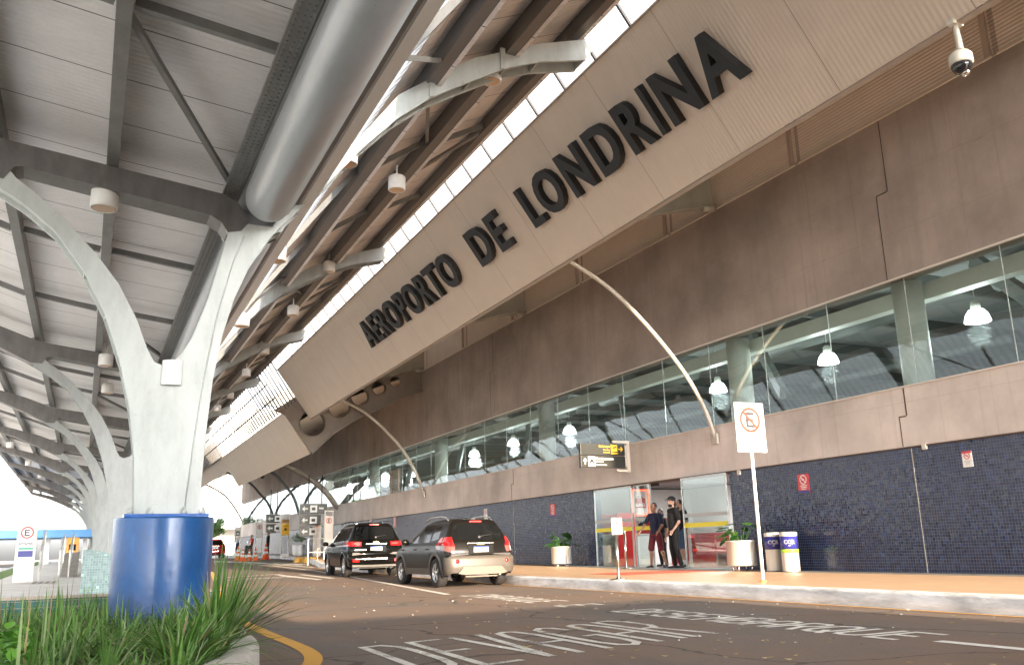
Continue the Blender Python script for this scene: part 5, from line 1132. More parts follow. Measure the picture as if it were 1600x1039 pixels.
def bin_(loc, label, lime):
    t = thing('litter_bin', loc, label, 'bin', 'steel litter bins by the mosaic wall', rz=R(-40))
    b = MB(); b.lathe([(.19, .02), (.195, .0), (.20, .03), (.20, .84), (.205, .85), (.205, .90), (.19, .92), (.14, .925), (.14, .86), (.001, .86)], 0, 0, 40); o = b.build('bin_body', M_STAIN); o.parent = t
    b = MB(); b.lathe([(.2025, .52), (.2025, .82)], 0, 0, 40); o = b.build('label_band', M_NAVY); o.parent = t
    if lime: b = MB(); b.lathe([(.203, .44), (.203, .519)], 0, 0, 40); o = b.build('lime_stripe', M_LIME); o.parent = t
    o = text_obj('CCR', .1, .0005, Matrix.Identity(4), M_SIGNW, 'bin_text', t, off=.004, fitw=.26, align='CENTER', fith=.10)
    for v in o.data.vertices: a = v.co.x / .2025; v.co = Vector((.2045 * math.sin(a), -.2045 * math.cos(a), .64 + v.co.y))
    t.scale = (.9, .9, .88)
    b = MB(); G = [[(.2042 * math.sin(a / 50), -.2042 * math.cos(a / 50), z) for a in range(-6, 7)] for z in (.600, .612)]; b.sheet(G); o = b.build('bin_text', M_SIGNW); o.parent = t
p = pl(1214, 888, 2, .204); bin_((13.45, pl(1211, 880, 0, 13.45).y, .204), 'left steel litter bin with a plain navy band', False); bin_((13.42, pl(1236, 880, 0, 13.42).y, .204), 'right steel litter bin with navy band and lime stripe', True)

# ================================================================== PEOPLE
M_SKIN = mat('skin_tan', (.36, .19, .125), .5); M_SKIN2 = mat('skin_light', (.46, .27, .19), .5); M_HAIR = mat('dark_hair', (.012, .009, .008), .6); M_HAIRG = mat('cropped_hair', (.05, .04, .035), .7)
M_NAVYS = mat('navy_polo', (.012, .018, .05), .85); M_BLK = mat('black_cotton', (.008, .008, .009), .85); M_MAR = mat('maroon_shorts', (.13, .015, .025), .85); M_DENIM = mat('denim', (.05, .09, .18), .85, var=.15); M_SHOE = mat('dark_shoe', (.015, .015, .018), .6); M_SOLE = mat('white_sole', (.6, .6, .58), .6); M_WSH = mat('white_shirt', (.62, .64, .66), .85); M_KHAKI = mat('khaki_trousers', (.25, .20, .14), .85); M_LBS = mat('pale_blue_shirt', (.42, .55, .66), .8); M_SOCK = mat('white_sock', (.6, .6, .6), .8)
def cap(b, p0, p1, r0, r1, n=10, flat=1.0):
    p0, p1 = Vector(p0), Vector(p1); b.ellipsoid(p0, (r0, r0 * flat, r0), n=n); b.ellipsoid(p1, (r1, r1 * flat, r1), n=n)
    d = p1 - p0; b.tube([p0, p0 + d * .33, p0 + d * .66, p1], [r0, r0 * .67 + r1 * .33, r0 * .33 + r1 * .67, r1], n)
def fuse(b, name, m, parent, vox=.013, it=4):
    o = b.build(name, m, recalc=True); md = o.modifiers.new('r', 'REMESH'); md.mode = 'VOXEL'; md.voxel_size = vox; md.use_smooth_shade = True
    s = o.modifiers.new('s', 'SMOOTH'); s.iterations = it; s.factor = .5
    dg = bpy.context.evaluated_depsgraph_get(); dg.update(); me = bpy.data.meshes.new_from_object(o.evaluated_get(dg)); o.modifiers.clear(); o.data = me; me.name = name
    if not me.materials: me.materials.append(m)
    for p in me.polygons: p.use_smooth = True
    o.parent = parent; return o
def person(loc, rz, label, pose, top, bottom, skin, hair, shorts=False, sleeve=True, capm=None, beard=False, sock=None, longhair=False, group=None, vox=.013, h=1.75, scarf=False):
    """faces local -y. pose: dict of joint positions"""
    t = thing('person', loc, label, 'person', group, rz); k = h / 1.75; J = dict(hip=(0, 0, .93), chest=(0, 0, 1.30), neck=(0, .01, 1.47), head=(0, -.01, 1.62),
        ls=(-.185, .01, 1.40), rs=(.185, .01, 1.40), le=(-.25, .02, 1.12), re=(.25, .02, 1.12), lw=(-.27, -.05, .87), rw=(.27, -.05, .87), lh=(-.09, 0, .90), rh=(.09, 0, .90), lk=(-.11, -.02, .50), rk=(.11, -.02, .50), la=(-.12, .03, .085), ra=(.12, .03, .085), look=0.0)
    J.update(pose); J = {a: (Vector(v) * k if isinstance(v, tuple) else v) for a, v in J.items()}
    b = MB(); hd = J['head']; rot = Euler((0, 0, J['look'])).to_matrix(); n12 = 14
    b.ellipsoid(hd + Vector((0, 0, .02)), (.074 * k, .092 * k, .105 * k), n=16, rot=rot); b.ellipsoid(hd + rot @ Vector((0, -.03, -.055)) * k, (.055 * k, .06 * k, .062 * k), n=12, rot=rot)
    b.ellipsoid(hd + rot @ Vector((0, -.10, -.012)) * k, (.013 * k, .022 * k, .024 * k), n=8, rot=rot)
    for s in (-1, 1): b.ellipsoid(hd + rot @ Vector((s * .076, .01, -.005)) * k, (.012 * k, .022 * k, .032 * k), n=8, rot=rot)
    b.ellipsoid(hd + rot @ Vector((0, -.088, -.052)) * k, (.026 * k, .012 * k, .009 * k), n=8, rot=rot); b.ellipsoid(hd + rot @ Vector((0, -.08, .035)) * k, (.05 * k, .016 * k, .01 * k), n=8, rot=rot)
    cap(b, J['neck'] + Vector((0, 0, -.04)), hd + Vector((0, .01, -.05)), .058 * k, .052 * k, n12)
    cap(b, J['chest'], J['hip'], .125 * k, .11 * k, n12, .8); cap(b, J['ls'], J['rs'], .055 * k, .055 * k, n12)
    for a in 'lr':
        s = -1 if a == 'l' else 1
        cap(b, J[a + 's'], J[a + 'e'], .052 * k, .041 * k, 10); cap(b, J[a + 'e'], J[a + 'w'], .040 * k, .027 * k, 10)
        w = J[a + 'w']; fd = (w - J[a + 'e']).normalized(); side = Vector((0, -1, 0)) - fd * Vector((0, -1, 0)).dot(fd); side.normalize(); thick = fd.cross(side)
        pc = w + fd * .05 * k; b.ellipsoid(pc, (.022 * k, .040 * k, .05 * k), n=10)
        for q in range(4):
            o_ = side * (.03 - .02 * q) * k; l = (.062, .072, .066, .05)[q] * k; p0 = w + fd * .08 * k + o_; p1 = p0 + fd * l * .5 + thick * (.006 * -s) * k; p2 = p1 + fd * l * .4 + thick * (.022 * -s) * k; b.tube([p0, p1, p2], [.009 * k, .0085 * k, .007 * k], 6)
        p0 = w + fd * .025 * k + side * .03 * k; b.tube([p0, p0 + (side * .022 + fd * .025) * k, p0 + (side * .026 + fd * .055) * k], [.011 * k, .010 * k, .008 * k], 6)
        cap(b, J[a + 'h'], J[a + 'k'], .082 * k, .056 * k, 12); cap(b, J[a + 'k'], J[a + 'a'], .054 * k, .036 * k, 10); md = (J[a + 'k'] * .68 + J[a + 'a'] * .32); b.ellipsoid(md + Vector((0, .02, 0)), (.05 * k, .055 * k, .1 * k), n=10)
    fuse(b, 'body', skin, t, vox * .8)
    b = MB(); cap(b, J['chest'] + Vector((0, 0, .03)), J['hip'] + Vector((0, 0, -.02)), .145 * k, .132 * k, 16, .82); cap(b, J['ls'], J['rs'], .072 * k, .072 * k, 14); b.ellipsoid((J['chest'] + J['hip']) / 2 + Vector((0, -.015, 0)), (.15 * k, .125 * k, .2 * k), n=14)
    cap(b, J['neck'] + Vector((0, .005, -.06)), J['neck'] + Vector((0, .005, -.01)), .085 * k, .062 * k, 12)
    for a in 'lr': e = J[a + 's'] + (J[a + 'e'] - J[a + 's']) * (.72 if sleeve else 1.0); cap(b, J[a + 's'], e, .068 * k, .064 * k, 12)
    if sleeve == 2:
        for a in 'lr': cap(b, J[a + 'e'], J[a + 'e'] + (J[a + 'w'] - J[a + 'e']) * .85, .055 * k, .042 * k, 10); cap(b, J[a + 's'], J[a + 'e'], .066 * k, .055 * k, 12)
    fuse(b, 'shirt', top, t, vox)
    b = MB(); cap(b, J['hip'] + Vector((-.04, 0, 0)), J['hip'] + Vector((.04, 0, 0)), .125 * k, .125 * k, 14, .88)
    for a in 'lr':
        if shorts: e = J[a + 'h'] + (J[a + 'k'] - J[a + 'h']) * .93; cap(b, J[a + 'h'], e, .098 * k, .088 * k, 14)
        else: cap(b, J[a + 'h'], J[a + 'k'], .096 * k, .072 * k, 14); cap(b, J[a + 'k'], J[a + 'a'] + Vector((0, 0, .03)), .072 * k, .056 * k, 12)
    fuse(b, 'shorts' if shorts else 'trousers', bottom, t, vox)
    for a in 'lr':
        A = J[a + 'a']; fr = Euler((0, 0, (-.25 if a == 'l' else .25))).to_matrix(); z0 = A.z - .085 * k
        b = MB(); b.ellipsoid(Vector((A.x, A.y, z0 + .05)) + fr @ Vector((0, -.0, 0)), (.045 * k, .06 * k, .055 * k), n=12); b.ellipsoid(Vector((A.x, A.y, z0 + .035)) + fr @ Vector((0, -.10 * k, 0)), (.046 * k, .10 * k, .036 * k), n=12, rot=fr); b.ellipsoid(Vector((A.x, A.y, z0 + .03)) + fr @ Vector((0, -.05 * k, 0)), (.042 * k, .12 * k, .028 * k), n=12, rot=fr); fuse(b, 'shoe', M_SHOE, t, .010)
        b = MB(); b.ellipsoid(Vector((A.x, A.y, z0 + .012)) + fr @ Vector((0, -.06 * k, 0)), (.047 * k, .145 * k, .012), n=16, rot=fr); o = b.build('sole', M_SOLE); o.parent = t
        if sock: b = MB(); b.tube([A + Vector((0, 0, -.02)), A + (J[a + 'k'] - A) * .28], [.042 * k, .045 * k], 12); o = b.build('sock', sock); o.parent = t
    b = MB(); hm = rot @ Vector((0, .015, .045)) * k
    b.ellipsoid(hd + hm, (.083 * k, .098 * k, .095 * k), n=16, rot=rot)
    if longhair: b.ellipsoid(hd + rot @ Vector((0, .06, -.05)) * k, (.075 * k, .055 * k, .12 * k), n=14, rot=rot)
    if beard: b.ellipsoid(hd + rot @ Vector((0, -.05, -.085)) * k, (.058 * k, .05 * k, .045 * k), n=12, rot=rot)
    o = b.build('hair', hair)
    bmx = bmesh.new(); bmx.from_mesh(o.data); fwd = rot @ Vector((0, -1, 0))
    dead = [v for v in bmx.verts if (v.co - hd).dot(fwd) > .045 * k and -.035 * k < (v.co - hd).z < .075 * k]; bmesh.ops.delete(bmx, geom=dead, context='VERTS'); bmx.to_mesh(o.data); bmx.free(); o.parent = t
    b = MB()
    for s in (-1, 1): b.ellipsoid(hd + rot @ Vector((s * .03, -.083, .012)) * k, (.012 * k, .008 * k, .006 * k), n=8, rot=rot)
    o = b.build('eyes', M_HAIR); o.parent = t
    if capm:
        b = MB(); b.ellipsoid(hd + rot @ Vector((0, .005, .07)) * k, (.094 * k, .108 * k, .075 * k), n=18, rot=rot); b.ellipsoid(hd + rot @ Vector((0, -.11, .055)) * k, (.07 * k, .08 * k, .012 * k), n=14, rot=rot); o = b.build('cap', capm); o.parent = t
    return t
F = .206
person((13.9, 20.15, F), R(-75), 'man in navy polo and maroon shorts, arm stretched down, in the open doorway', dict(le=(-.33, -.06, 1.16), lw=(-.40, -.20, .96), re=(.27, -.02, 1.12), rw=(.26, -.20, .96), lk=(-.14, -.06, .50), la=(-.17, -.04, .085), rk=(.15, .02, .50), ra=(.22, .12, .085), look=R(-10)), M_NAVYS, M_MAR, M_SKIN, M_HAIRG, shorts=True, group='people in the doorway', h=1.72)
person((13.75, 19.1, F), R(-100), 'man all in black with a black cap and long hair, nearest in the doorway', dict(le=(-.26, .06, 1.12), lw=(-.22, -.04, .90), re=(.25, .03, 1.12), rw=(.20, -.12, .92), look=R(5), lk=(-.10, -.03, .5), ra=(.13, .08, .085)), M_BLK, M_BLK, M_SKIN2, M_HAIR, capm=M_BLK, longhair=True, beard=True, group='people in the doorway', h=1.82)
q = pl(1069, 880, 0, 14.5); person((14.5, q.y, F), R(-95), 'bearded man in black tee, denim shorts and white socks, rightmost in the doorway', dict(look=R(-20), rk=(.13, -.10, .52), ra=(.14, -.02, .085)), M_BLK, M_DENIM, M_SKIN2, M_HAIR, shorts=True, beard=True, sock=M_SOCK, group='people in the doorway', h=1.78)
q = pl(1037, 880, 0, 14.75); person((14.75, q.y, F), R(-90), 'short dark-haired person half hidden between the polo man and the man in the cap', dict(), M_BLK, M_BLK, M_SKIN, M_HAIR, longhair=True, group='people in the doorway', h=1.60)
def far(px, py, Y): p = pl(px, py, 1, Y); return (p.x, Y, gz(Y) + .2)
FG = 'people waiting far down the pavement'
person(far(370, 868, 72), R(-60), 'distant man in pale blue shirt and dark trousers with a hand to his face', dict(re=(.26, -.12, 1.25), rw=(.08, -.2, 1.50)), M_LBS, M_NAVYS, M_SKIN, M_HAIR, group=FG, vox=.02)
person(far(418, 868, 73), R(-80), 'distant person all in black lifting an arm to the head', dict(re=(.34, -.05, 1.48), rw=(.12, -.1, 1.66)), M_BLK, M_BLK, M_SKIN, M_HAIR, group=FG, vox=.02)
person(far(435, 868, 74.5), R(10), 'distant person in white shirt and khaki trousers seen from behind', dict(), M_WSH, M_KHAKI, M_SKIN, M_HAIR, group=FG, vox=.02)
person(far(392, 868, 76), R(-60), 'distant person in a red top beside a dark suitcase', dict(), M_REDP, M_BLK, M_SKIN, M_HAIR, group=FG, vox=.02, h=1.6)

# ================================================================== FAR SIGNS, CONES, FURNITURE
def totem(px0, px1, py0, Y, label, kind, dz=.17, hh=None):
    a, c = pl(px0, py0, 1, Y), pl(px1, py0, 1, Y); x0, x1, H = a.x, c.x, a.z; z0 = gz(Y) + dz; w = x1 - x0; H = H - z0; t = thing('totem_sign', ((x0 + x1) / 2, Y, z0), label, 'sign', 'upright totem signs on the pavement')
    mf = mat('totem_grey', (.50, .48, .44), .45, metal=.3)
    b = MB(); b.prism([(-w / 2, 0), (w / 2, 0), (w / 2, H), (-w / 2, H)], XZ, -.06, .06, holes=[[(-w * .36, H * .885), (w * .36, H * .885), (w * .36, H * .965), (-w * .36, H * .965)]] + ([] if kind in ('E', 'Er') else [[(-w * .36, .25), (w * .36, .25), (w * .36, H * .5), (-w * .36, H * .5)]])); o = b.build('frame', mf, bevel=.01); o.parent = t
    y = -.062; b = MB(); m0 = M_SIGNW
    if kind in ('E', 'Er', 'no'):
        b.box(-w * .38, w * .38, y - .012, y, H * .52 if kind != 'E' else H * .12, H * .87, mat('totem_cream', (.60, .56, .50), .4) if kind == 'E' else M_SIGNW)
        r_ = w * .33; prohibition(b, 0, H * .87 - r_ * 1.35, r_, y - .0125, kind == 'no'); letterE(b, 0, H * .87 - r_ * 1.35, r_ * .8, r_ * 1.05, r_ * .2, y - .0124, M_TXT)
        if kind == 'E':
            for k in range(5): b.box(-w * .22, w * .22, y - .0145, y - .0125, H * .55 - k * .07, H * .55 - k * .07 + .03, M_GREYT)
    if kind == 'yellow':
        b.box(-w * .42, w * .42, y - .012, y, H * .52, H * .78, M_SIGNY); b.box(-w * .3, w * .3, y - .014, y - .0125, H * .72, H * .735, M_TXT); b.prism([(-.12, H * .62), (.12, H * .62), (0, H * .70)], XZ, y - .014, y - .0125, M_TXT); b.box(-w * .42, w * .42, y - .012, y, H * .80, H * .88, mat('totem_amber', (.25, .11, .01), .4))
    if kind == 'taxi':
        b.box(-w * .3, w * .3, y - .012, y, H * .62, H * .75, M_SIGNG); b.box(-w * .16, w * .16, y - .014, y - .0125, H * .66, H * .70, M_SIGNW)
    if kind == 'Er':
        t['label'] = label
    o = b.build('sign_face'); o.parent = t
    if kind == 'Er':
        text_obj('ROTATIVO', .1, .001, frame((0, y - .0135, H * .555), (1, 0, 0), (0, 0, 1)), M_TXT, 'sign_text', t, off=.004, fitw=w * .7, align='CENTER', fith=.075)
        b = MB(); b.box(-w * .36, w * .36, y - .002, y, H * .49, H * .53, mat('sign_green', (.05, .35, .22), .4)); b.box(-w * .36, w * .36, y - .002, y, H * .38, H * .47, M_NAVY); o = b.build('sign_face'); o.parent = t
    return t
totem(507, 521, 797, 47, 'nearer far totem with a red-ringed E, right next to the all-black car', 'E'); totem(490.5, 502, 805, 51, 'second far totem with a red-ringed E, left of its taller twin', 'E')
totem(440, 453, 803, 58, 'far totem with a yellow warning board', 'yellow'); totem(400, 411, 811, 66, 'far totem with a crossed-out E, behind the cones', 'no'); totem(367, 377, 817, 70, 'farthest totem with a small dark pictogram, behind the man in pale blue', 'taxi')
tt = totem(30, 61.5, 806, 29.5, 'white totem with red-ringed E and the word ROTATIVO at far left', 'Er', dz=.13)
def hang(px0, px1, py, Y, n, label, txts, dirs):
    a, c = pl(px0, py, 1, Y), pl(px1, py, 1, Y); w = c.x - a.x; t = thing('overhead_sign', (a.x, Y, a.z), label, 'sign', 'far black overhead direction signs'); 
    for k in range(n):
        ww = w * (1, .78, .45)[k]; z1 = -k * .62; b = MB(); b.box(0, ww, -.06, .06, z1 - .55, z1); o = b.build('sign_panel', M_SIGNG, bevel=.01); o.parent = t
        b = MB(); y = -.0605; b.box(.55, .95, y - .004, y, z1 - .47, z1 - .08, M_SIGNW); b.box(.65, .85, y - .007, y - .0042, z1 - .36, z1 - .2, M_SIGNG); b.prism([(.1, z1 - .275), (.25, z1 - .13), (.25, z1 - .23), (.43, z1 - .23), (.43, z1 - .32), (.25, z1 - .32), (.25, z1 - .42)], XZ, y - .004, y, M_SIGNW); o = b.build('sign_symbol'); o.parent = t
        if ww > 1.5: text_obj(txts[k], .1, .001, frame((1.05, y - .004, z1 - .33), (1, 0, 0), (0, 0, 1)), M_SIGNW, 'sign_text', t, off=.004, fitw=ww - 1.25, fith=.16)
    b = MB(); b.tube([(w * .3, 0, 0), (w * .3, 0, 1.6)], .03, 8); b.tube([(w * .8, 0, 0), (w * .8, 0, 1.6)], .03, 8); o = b.build('hanger', M_DARK); o.parent = t
hang(469, 511, 787, 50, 3, 'stack of three black direction signs right of the yellow totem', ('Desembarque', 'Estacionamento', ''), 1); hang(416, 437, 803.5, 60, 2, 'pair of black direction signs left of the yellow totem', ('Embarque', 'Taxi'), 1)
def cone(loc, label, s=1.0):
    t = thing('traffic_cone', loc, label, 'traffic cone', 'orange cones by the far pavement')
    b = MB(); b.box(-.2 * s, .2 * s, -.2 * s, .2 * s, 0, .035); o = b.build('cone_base', M_ORANGE, bevel=.01); o.parent = t
    b = MB(); rr_ = lambda u: .16 - .13 * u; b.lathe([(rr_(u) * s, .035 + u * .7 * s) for u in (0, .3)] + [(rr_(.3) * s, .036 + .3 * .7 * s)], 0, 0, 20, M_ORANGE)
    for u0, u1, m_ in ((.3, .48, M_SIGNW), (.48, .62, M_ORANGE), (.62, .78, M_SIGNW), (.78, 1, M_ORANGE)): b.lathe([(rr_(u0) * s, .035 + u0 * .7 * s), (rr_(u1) * s, .035 + u1 * .7 * s)], 0, 0, 20, m_)
    o = b.build('cone_body'); o.parent = t
for (px, Y, lb, s) in ((371.5, 62, 'leftmost orange cone, at the feet of the man in pale blue', 1.25), (379.5, 58, 'slim orange cone right of the leftmost one', 1.1), (389.5, 60, 'orange cone in front of the person in red', 1.0), (399, 59, 'orange cone at the foot of the crossed-out E totem', 1.1), (415, 63, 'rightmost and largest orange cone, by the person in black', 1.5)):
    p = pl(px, 872, 1, Y); cone((p.x, Y, gz(Y)), lb, s)
# suitcase, pot plant and barrier far away
p = pl(388, 868, 1, 73.5); t = thing('suitcase', (p.x, 73.5, gz(73.5) + .2), 'dark upright suitcase standing by the person in red', 'suitcase'); b = MB(); b.box(-.28, .28, -.15, .15, .05, .75); o = b.build('case', M_DARK, bevel=.03); o.parent = t; b = MB(); b.obox((-.1, 0, .75), (-.1, 0, 1.05), .02, .02); b.obox((-.1, 0, 1.05), (.1, 0, 1.05), .02, .02); b.obox((.1, 0, 1.05), (.1, 0, .75), .02, .02); o = b.build('handle', M_CHROME); o.parent = t
p = pl(466, 868, 1, 62); t = thing('potted_shrub', (p.x, 62, gz(62) + .2), 'green shrub in a round white pot by the far entrance', 'plant'); b = MB(); b.lathe([(.28, 0), (.4, .1), (.42, .72), (.38, .74), (.001, .7)], 0, 0, 24); o = b.build('pot', M_WHITE); o.parent = t
b = MB(); rd = random.Random(2)
for k in range(260): a, e = rd.uniform(0, 6.28), rd.uniform(-.2, 1.4); l = rd.uniform(.2, .6); c = Vector((math.cos(a) * math.cos(e) * l, math.sin(a) * math.cos(e) * l, .95 + math.sin(e) * l * .9)); leafblade(b, c, c + Vector((rd.uniform(-.15, .15), rd.uniform(-.15, .15), rd.uniform(-.02, .16))), .035, 0, 3)
o = b.build('foliage', M_POTL, recalc=False); o.parent = t
for (px, Y, lb) in ((497, 44, 'tubular steel barrier in front of the two E totems'),):
    p = pl(px, 870, 1, Y); t = thing('crowd_barrier', (p.x, Y, gz(Y)), lb, 'barrier'); b = MB(); b.obox((-.5, 0, 0), (-.5, 0, 1.25), .05, .05); b.obox((-.5, 0, 1.25), (.45, .3, 1.25), .05, .05); b.obox((.45, .3, 1.25), (.45, .3, 0), .05, .05); b.obox((-.5, 0, .6), (.45, .3, .6), .03, .03); o = b.build('rail', M_STAIN); o.parent = t
    b = MB(); b.tube([(0, .15, .05), (0, .15, 1.22)], .018, 6); o = b.build('upright', M_STAIN); o.parent = t
for i, (px, Y, lb) in enumerate(((473.5, 50, 'yellow painted kerb block left of the steel barrier'), (487.5, 49, 'yellow painted kerb block just behind the steel barrier'))):
    p = gnd(px, 878); t = thing('wheel_stop', (pl(px, 878, 1, Y).x, Y, gz(Y)), lb, 'kerb block', 'yellow kerb blocks'); b = MB(); b.prism([(-.5, 0), (.5, 0), (.42, .28), (-.42, .28)], XZ, -.25, .25); o = b.build('block', M_YPAINT, bevel=.02); o.parent = t; b = MB(); b.box(-.3, .3, -.2, .2, .281, .287); o = b.build('top_face', M_YPAINT); o.parent = t
# far white building with a big window, beyond the road bend
bl = thing('white_building', (26, 118, .6), 'white flat-roofed building with a large bluish window at the end of the road', 'building')
def px3(px, py, Y): return pl(px, py, 1, Y)
a, c = px3(318, 835, 118), px3(470, 640, 118)
b = MB(); b.box(a.x, c.x + 14, 118, 130, .6, c.z); cparent(b.build('wall', M_WHITEB), bl)
a, c = px3(331, 820, 117.9), px3(358, 770, 117.9); b = MB(); b.box(a.x, c.x, 117.85, 117.99, a.z, c.z); w_ = cparent(b.build('window', mat('pale_blue_glazing', (.35, .45, .55), .15)), bl)
a = px3(318, 828, 117); c = px3(400, 818, 117); b = MB(); b.box(a.x, c.x, 114, 117.9, a.z, a.z + .4); cparent(b.build('canopy', M_WHITEB), bl)
# ================================================================== LEFT SIDE BEYOND THE CANOPY
t = thing('parking_shelter', (-1, 60, .5), 'long low shelter with a blue fascia on the far left', 'shelter')
a, c = pl(45, 840, 1, 60), pl(172, 826, 1, 60); b = MB(); b.box(a.x - 3, c.x + .3, 60, 66, a.z, c.z); cparent(b.build('blue_fascia', M_BLUEROOF), t)
for px in (98, 133, 75):
    q = pl(px, 845, 1, 62); b = MB(); b.box(q.x - .12, q.x + .12, 62, 62.3, .3, a.z); cparent(b.build('post', M_WHITEB), t)
t = thing('orange_kiosk', (-.6, 50, .3), 'slim orange ticket machine on the island path', 'machine'); q = pl(114, 845, 1, 50); t.location = (q.x, 50, gz(50) + .13)
b = MB(); b.box(-.28, .28, -.2, .2, 0, q.z - .3); o = b.build('cabinet', mat('kiosk_orange', (.85, .32, .04), .5), bevel=.02); o.parent = t; b = MB(); b.box(-.16, .16, -.21, -.201, .8, 1.1); o = b.build('screen', M_CARGL); o.parent = t
def handrail(px, Y, L_, label):
    q = pl(px, 880, 1, Y); t = thing('ramp_handrail', (q.x, Y, gz(Y) + .13), label, 'handrail', 'handrails on the island ramp')
    b = MB(); b.obox((0, 0, 0), (0, 0, .85), .05, .05); b.obox((0, 0, .85), (0, L_, 1.55), .05, .05); b.obox((0, L_, 1.55), (0, L_, .4), .05, .05); b.obox((0, .05, .5), (0, L_, 1.15), .03, .03); o = b.build('top_rail', M_STAIN); o.parent = t
    for k in range(1, 5): b = MB(); y = L_ * k / 5; b.tube([(0, y, .05 + .4 * k / 5), (0, y, .85 + .6 * k / 5)], .012, 6); o = b.build('baluster', M_STAIN); o.parent = t
handrail(108, 33, 7, 'tall ramp handrail beside the tiled column base'); handrail(93, 36, 6, 'middle ramp handrail on the island'); handrail(62, 31, 2.4, 'short leftmost ramp handrail near the totem')
b = MB(); q0, q1 = pl(96, 880, 1, 34).x, pl(122, 880, 1, 33).x; b.sheet([[(q0, 33, gz(33) + .14), (q1, 33, gz(33) + .14)], [(q0, 40, gz(40) + .85), (q1, 40, gz(40) + .85)], [(q0, 55, gz(55) + .85), (q1, 55, gz(55) + .85)]], smooth=False); tag(b.build('ramp', M_GREYPAVE), kind='structure')
b = MB(); 
for k in range(4): b.box(-1.2 + k * .16, -1.12 + k * .16, 27.5, 30, gz(28) + .145, gz(28) + .15)
tag(b.build('tactile_marking', M_GREYPAVE), kind='structure')

# trees
def tree(loc, h, cr, label, seed, leaf=M_TREE, trunk=.18, n=2600, ls=.16, group='trees beyond the car park'):
    rd = random.Random(seed); t = thing('tree', loc, label, 'tree', group); b = MB(); limbs = []
    b.tube([(0, 0, 0), (.05, 0, h * .25), (0, .1, h * .5)], [trunk, trunk * .8, trunk * .6], 10)
    for k in range(9):
        a = k * 2.4 + rd.random(); e = Vector((math.cos(a) * cr * rd.uniform(.4, .75), math.sin(a) * cr * rd.uniform(.4, .75), h * rd.uniform(.6, .9))); s = Vector((0, 0, h * rd.uniform(.35, .5))); b.tube([s, (s + e) / 2 + Vector((0, 0, .3)), e], [trunk * .45, trunk * .3, trunk * .12], 6); limbs.append(e)
    o = b.build('trunk', M_BARK); o.parent = t; b = MB(); cl = []
    for e in limbs:
        for q in range(5): cl.append((e + Vector((rd.gauss(0, .4), rd.gauss(0, .4), rd.gauss(.1, .3))) * cr * .45, rd.uniform(.2, .42) * cr * .75))
    for k in range(n):
        c, r_ = cl[k % len(cl)]; d = Vector((rd.gauss(0, 1), rd.gauss(0, 1), rd.gauss(0, 1))).normalized() * r_ * rd.random() ** .4; p = c + d; u = Vector((rd.uniform(-1, 1), rd.uniform(-1, 1), rd.uniform(-.6, .6))).normalized() * ls; v = u.cross(Vector((rd.uniform(-1, 1), rd.uniform(-1, 1), 1))).normalized() * ls * .5
        b.quad([p - u, p - v, p + u, p + v])
    o = b.build('crown', leaf, recalc=False); o.parent = t
q = pl(345, 860, 1, 100); tree((q.x - .6, 104, .6), 4.2, 1.7, 'light green young tree in front of the white building', 5, M_TREE, group='trees beyond the car park')
tree((14, 150, .6), 9, 4, 'round green tree behind the red car', 6, M_TREE)
def palm(loc, h, label, seed):
    rd = random.Random(seed); t = thing('palm_tree', loc, label, 'palm', 'palms beyond the canopy'); b = MB(); b.tube([(0, 0, 0), (.1, 0, h * .5), (0, 0, h)], [.22, .17, .13], 10); o = b.build('trunk', M_BARK); o.parent = t; b = MB()
    for k in range(18):
        a = k * 2.4 + rd.random() * .3; el = rd.uniform(-.1, 1.1); L_ = rd.uniform(1.9, 2.6); P = []
        for s in range(9): u = s / 8; P.append(Vector((math.cos(a) * L_ * u * math.cos(el * (1 - u * .6)), math.sin(a) * L_ * u * math.cos(el * (1 - u * .6)), h + L_ * (math.sin(el) * u - .75 * u * u))))
        b.tube(P, [.03 - .003 * s for s in range(9)], 5)
        for s in range(1, 8):
            for q in range(3):
                p = P[s].lerp(P[s + 1], q / 3); d = (P[s + 1] - P[s]).normalized(); sd = d.cross(Vector((0, 0, 1))).normalized()
                for g in (-1, 1): leafblade(b, p, p + (sd * g * .45 + d * .3 + Vector((0, 0, -.25))) * (1 - s / 11), .022, .05, 3)
    o = b.build('crown', M_TREE, recalc=False); o.parent = t
q = pl(146, 790, 1, 95); palm((q.x, 95, .6), q.z - .6, 'palm whose fronds show under the far canopy edge', 3)
# ================================================================== FOREGROUND PLANTER
pt = thing('round_planter', (.2, 8.8, 0), 'low rounded concrete planter at the bottom left with tiled end wall', 'planter')
def rim(k, off):   # outline of the planter from far right round the near nose to far left
    return None
PO = [(1.52, 12.2), (1.50, 10.8), (1.34, 9.2), (1.2, 7.9)] + [(-.9 + 2.1 * math.cos(R(a)), 7.9 - 3.6 * math.sin(R(a))) for a in range(8, 173, 8)] + [(-3.1, 7.9), (-3.2, 12.2)]
def off2(P, d):
    Q = []
    for i in range(len(P)):
        a, c = Vector(P[max(0, i - 1)]), Vector(P[min(len(P) - 1, i + 1)]); u = (c - a).normalized(); Q.append((P[i][0] - u.y * d, P[i][1] + u.x * d))
    return Q
b = MB(); Pi, Po = off2(PO, -.10), off2(PO, .10); ci = sum((Vector(p) for p in PO), Vector((0, 0))) / len(PO)
if (Vector(Pi[10]) - ci).length > (Vector(Po[10]) - ci).length: Pi, Po = Po, Pi
rows = []
for (pi, po) in zip(Pi, Po):
    L2 = lambda u: (pi[0] + (po[0] - pi[0]) * u, pi[1] + (po[1] - pi[1]) * u)
    rows.append([(*L2(0), .1), (*L2(0), .20), (*L2(.12), .225), (*L2(.5), .235), (*L2(.88), .225), (*L2(1), .20), (*L2(1.05), -.03)])
